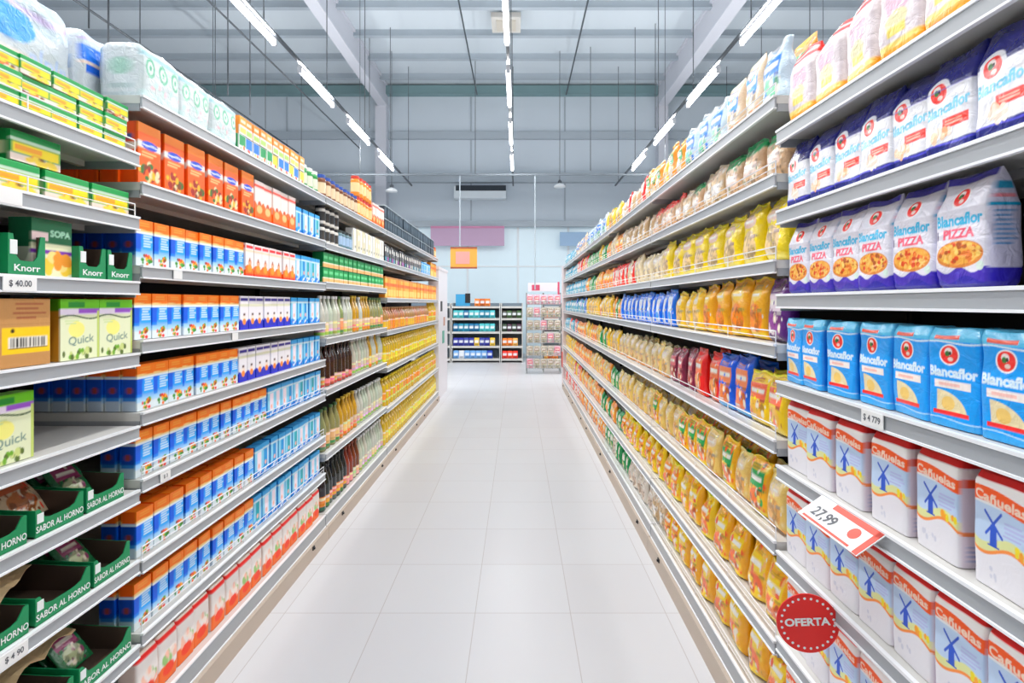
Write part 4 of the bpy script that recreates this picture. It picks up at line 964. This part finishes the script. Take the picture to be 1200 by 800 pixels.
# hanging orange category sign
Z = 9.4; a = W(528, 290, Z); c = W(559, 314, Z)
t = thing('hanging_sign', 'orange sign board hung above the white end panel', 'sign', ((a[0]+c[0])/2, Z, c[2]))
hw = (c[0]-a[0])/2; hh = a[2]-c[2]
m = MB(); m.box(-hw,hw,-.015,.015,0,hh); link('board', m.mesh('board', mat('sign_orange', (238,170,70), .5)), t)
m = MB(); m.box(-hw*.6,hw*.45,-.02,-.015,hh*.2,hh*.8); link('printed_picture', m.mesh('printed_picture', mat('sign_pink', (245,160,150), .5)), t)
m = MB(); m.box(-hw,hw,-.022,.016,hh-.02,hh+.01); m.box(-hw,hw,-.022,.016,-.01,.02); link('frame', m.mesh('frame', mat('sign_brown', (160,80,50), .5)), t)
link('hanging_rod', MB().tube((-hw*.3,0,hh),(-hw*.3,0,3.84-c[2]),.011,6).mesh('hanging_rod', mat('rod_white', (176,188,196), .5)), t)
o = link('hanging_pole', MB().tube((0,0,0),(0,0,3.84-1.75),.011,8).mesh('service_pole', mat('rod_white', (176,188,196), .5)), None, (W(627,300,9.4)[0], 9.4, 1.75)); tag(o, 'thin pale pole hanging from the cross rail above the wire stand', 'pole')
t = thing('hanging_rail', 'thin grey cross rail hung below the roof across the far aisle', 'rail', (0, 9.4, 3.84))
link('rail', MB().box(-6,6,-.015,.015,0,.03).mesh('rail', mat('cross_rail_grey', (112,122,130), .5)), t)
for x in (-5.6,-2.9,2.7,5.6): link('suspension_wire', MB().tube((x,0,.03),(x,0,CEIL-3.84),.006,5).mesh('suspension_wire', M_TRK), t)

# ------------------------------------------------------------------ end panels of both racks
M_END = mat('end_panel_white', (232,228,232), .4)
t = thing('end_display', 'white end panel with small stuck-on notices beyond the oil bottles', 'end panel', (-1.36, 8.35, 0))
m = MB(); m.box(-.02,.14,-.48,.5,0,2.02); m.box(-.02,.15,-.5,.51,2.02,2.06); link('panel', m.mesh('panel', M_END), t)
for y, z, c, s_ in ((-.2,1.45,(40,40,45),.08),(0,.95,(90,170,150),.1),(.1,1.2,(200,150,130),.07)):
    m = MB(); m.box(.14,.146,y-s_,y+s_,z-s_,z+s_); link('notice', m.mesh('notice', mat('notice_%d' % c[0], c, .5)), t)
t = thing('end_display', 'pale pink end panel closing the far end of the pasta rack', 'end panel', (XR+.06, 9.25, 0))
m = MB(); m.box(-.06,.4,-.16,.1,0,2.16); link('panel', m.mesh('panel', mat('end_pink', (226,208,206), .4)), t)
m = MB(); m.box(-.07,-.06,-.1,.05,.35,.62); link('notice', m.mesh('notice', mat('notice_red', (222,70,50), .5)), t)

# ------------------------------------------------------------------ shelving across the far end
def far_rack(x0, x1, label):
    Y = 12.9; D = .45
    t = thing('wall_shelving', label, 'shelving', ((x0+x1)/2, Y+D/2, 0)); ox = (x0+x1)/2; hw = (x1-x0)/2
    m = MB(); m.box(-hw,hw,D/2-.03,D/2,0,1.5); link('back_panel', m.mesh('back_panel', mat('far_back', (120,135,148), .6)), t)
    for sx in (-hw, hw-.02): m = MB(); m.box(sx,sx+.02,-D/2,D/2,0,1.5); link('side_panel', m.mesh('side_panel', M_STEEL), t)
    for z in (.1,.42,.78,1.12,1.42): m = MB(); m.box(-hw+.02,hw-.02,-D/2,D/2-.03,z-.05,z); link('shelf', m.mesh('shelf', M_STEEL), t)
    return t
far_rack(-1.68, -.45, 'low teal and blue goods shelving across the far end, carton side')
far_rack(-.43, .12, 'narrow red and dark goods shelving in the middle of the far end')
far_rack(.6, 1.15, 'shelving with orange goods at the far end behind the wire stand')
far_rack(-3.3, -1.7, 'far end shelving mostly hidden by the white end panel')
def a_far(cols):
    def fn(f, s, v): f.rect(0,1,0,1,cols[v]); f.rect(.15,.85,.4,.65,(235,238,240)); f.rect(.2,.8,.1,.3,tuple(int(c*.7) for c in cols[v])); s.rect(0,1,0,1,cols[v])
    return fn
add('far_teal','detergent_pack','pack','teal pack','teal packs',.13,.2,.12,a_far([(40,140,165),(90,190,195),(20,110,150)]),prof_brick,P_CARD,8,10,nvar=3)
add('far_blue','cleaner_pack','pack','blue pack','blue packs',.14,.2,.12,a_far([(30,70,170),(225,230,240),(120,170,220)]),prof_brick,P_CARD,8,10,nvar=3)
add('far_navy','cleaner_pack','pack','navy pack','navy packs',.13,.2,.12,a_far([(35,40,140),(60,70,150),(240,205,90)]),prof_brick,P_CARD,8,10,nvar=3)
add('far_red','biscuit_pack','pack','red pack','red packs',.13,.19,.12,a_far([(225,60,45),(245,140,110),(235,90,60)]),prof_brick,P_CARD,8,10,nvar=3)
add('far_dark','chocolate_pack','pack','dark plum pack','dark plum packs',.12,.19,.12,a_far([(70,40,60),(90,60,50),(50,70,50)]),prof_brick,P_CARD,8,10,nvar=3)
add('far_green','sweets_pack','pack','olive green pack','olive green packs',.12,.19,.12,a_far([(70,100,60),(235,205,80),(60,60,50)]),prof_brick,P_CARD,8,10,nvar=3)
add('far_or','bread_pack','pack','orange pack','orange packs',.13,.19,.12,a_far([(235,140,60),(200,110,50),(245,190,110)]),prof_brick,P_CARD,8,10,nvar=3)
def farrow(key, z, x0, x1, where):
    w = K[key].size[0]*1.02; n = int((x1-x0)/w)
    for i in range(n):
        put(key, (x0+w*(i+.5), 12.99, z+.002), 0, '%s, %s from carton rack side, %s' % (K[key].desc, ordw(i+1), where), '%s on the far shelving' % K[key].plural, var=R.randrange(9))
nm = ['bottom shelf','second lowest shelf','middle shelf','second highest shelf','top shelf']
for z, key, q in ((.1,'far_blue',0),(.42,'far_navy',1),(.78,'far_teal',2),(1.12,'far_teal',3)):
    farrow(key, z, -1.64, -.5, nm[q]+' across far end')
for z, key, q in ((.1,'far_red',0),(.42,'far_or',1),(.78,'far_dark',2),(1.12,'far_green',3)):
    farrow(key, z, -.4, .1, nm[q]+', middle far unit')
for z, key, q in ((.1,'far_or',0),(.78,'far_dark',2),(1.12,'far_or',3)):
    farrow(key, z, .62, 1.12, nm[q]+' behind wire stand')
farrow('far_or', 1.42, -1.1, -.6, 'top shelf across far end')
t = thing('cardboard_display', 'blue cardboard display standing on the far shelving', 'display', (-1.4, 13.05, 1.425))
m = MB(); m.box(-.18,.18,-.05,.05,0,.3); link('body', m.mesh('body', mat('disp_blue', (60,160,210), .5)), t); m = MB(); m.box(.06,.19,-.06,-.05,.08,.32); link('dark_flap', m.mesh('dark_flap', M_POST), t)

M_GREYW = mat('stand_wire', (150,152,150), .4)
# wire display stand with hanging packets in front of the far end
Z = 10.9; cx = W(637, 438, Z)[0]
t = thing('wire_stand', 'wire display stand full of small packets at the end of the aisle', 'display stand', (cx, Z, 0))
m = MB()
hw = .36
for sx in (-hw, 0, hw):
    m.tube((sx,0,0.03),(sx,0,1.72),.012,6)
    m.tube((sx,.3,0.03),(sx,.3,1.72),.012,6)
for sx in (-hw, hw):
    m.tube((sx,-.1,.03),(sx,.4,.03),.012,6)
link('frame', m.mesh('frame', M_GREYW), t)
for i in range(6):
    z = .12+i*.27; m = MB()
    m.tube((-hw,-.12,z+.06),(hw,-.12,z+.06),.006,5); m.tube((-hw,-.12,z),(hw,-.12,z),.006,5)
    for j in range(13): xx = -hw+2*hw*j/12; m.tube((xx,-.12,z+.06),(xx,-.12,z),.004,4); m.tube((xx,-.12,z),(xx,.3,z),.004,4)
    link('wire_basket', m.mesh('wire_basket', M_GREYW), t)
film('stand','spice_packet','packet','small beige packet','small beige packets',(205,195,180),(150,120,105),(170,165,135),style=1,w=.135,h=.2,d=.04,prof=prof_flat,nx=10,nz=14,spots=[(240,235,230),(160,170,140)])
film('stand2','sweet_packet','packet','small pink packet','small pink packets',(225,180,190),(200,60,80),(235,225,225),style=1,w=.135,h=.2,d=.04,prof=prof_flat,nx=10,nz=14)
for i in range(6):
    for j in range(5):
        key = 'stand2' if i == 5 or (i+j) % 5 == 0 else 'stand'
        put(key, (cx-.29+j*.145, Z-.06, .125+i*.27), R.uniform(-.1,.1), '%s, %s across, %s basket up on the wire stand' % (K[key].desc, ordw(j+1), ordw(i+1)), 'packets in the wire stand', var=R.randrange(3))
# sign card on top of the stand
t = thing('stand_topper', 'white and pink card fixed on top of the wire stand', 'sign', (cx+.0, Z+.03, 1.73))
m = MB(); m.box(-.33,.33,-.01,.01,.02,.2); link('card', m.mesh('card', mat('topper_white', (238,226,232), .5)), t)
m = MB(); m.box(-.25,-.08,-.014,-.01,.04,.16); m.box(.3,.34,-.016,.01,-.06,.22); link('pink_print', m.mesh('pink_print', mat('topper_pink', (215,80,110), .5)), t)

# ------------------------------------------------------------------ world, camera, view
w = bpy.data.worlds.new('World'); scene.world = w; w.use_nodes = True
bg = w.node_tree.nodes['Background']; bg.inputs['Color'].default_value = (.93,.96,1,1); bg.inputs['Strength'].default_value = .3
cam = bpy.data.cameras.new('camera'); co = link('camera', cam, None, (0,0,CZ), (PI/2,0,0))
cam.sensor_width = 36; cam.lens = 36*F/1200; cam.clip_start = .05
cam.shift_x = (600-VX)/1200; cam.shift_y = -(400-VY)/1200
scene.camera = co
vs = scene.view_settings; vs.view_transform = 'Standard'; vs.look = 'None'; vs.gamma = 1; vs.use_curve_mapping = False
vs.exposure = 0.17
scene.cycles.use_denoising = True
scene.cycles.max_bounces = 8; scene.cycles.diffuse_bounces = 4; scene.cycles.glossy_bounces = 3
scene.cycles.use_light_tree = True
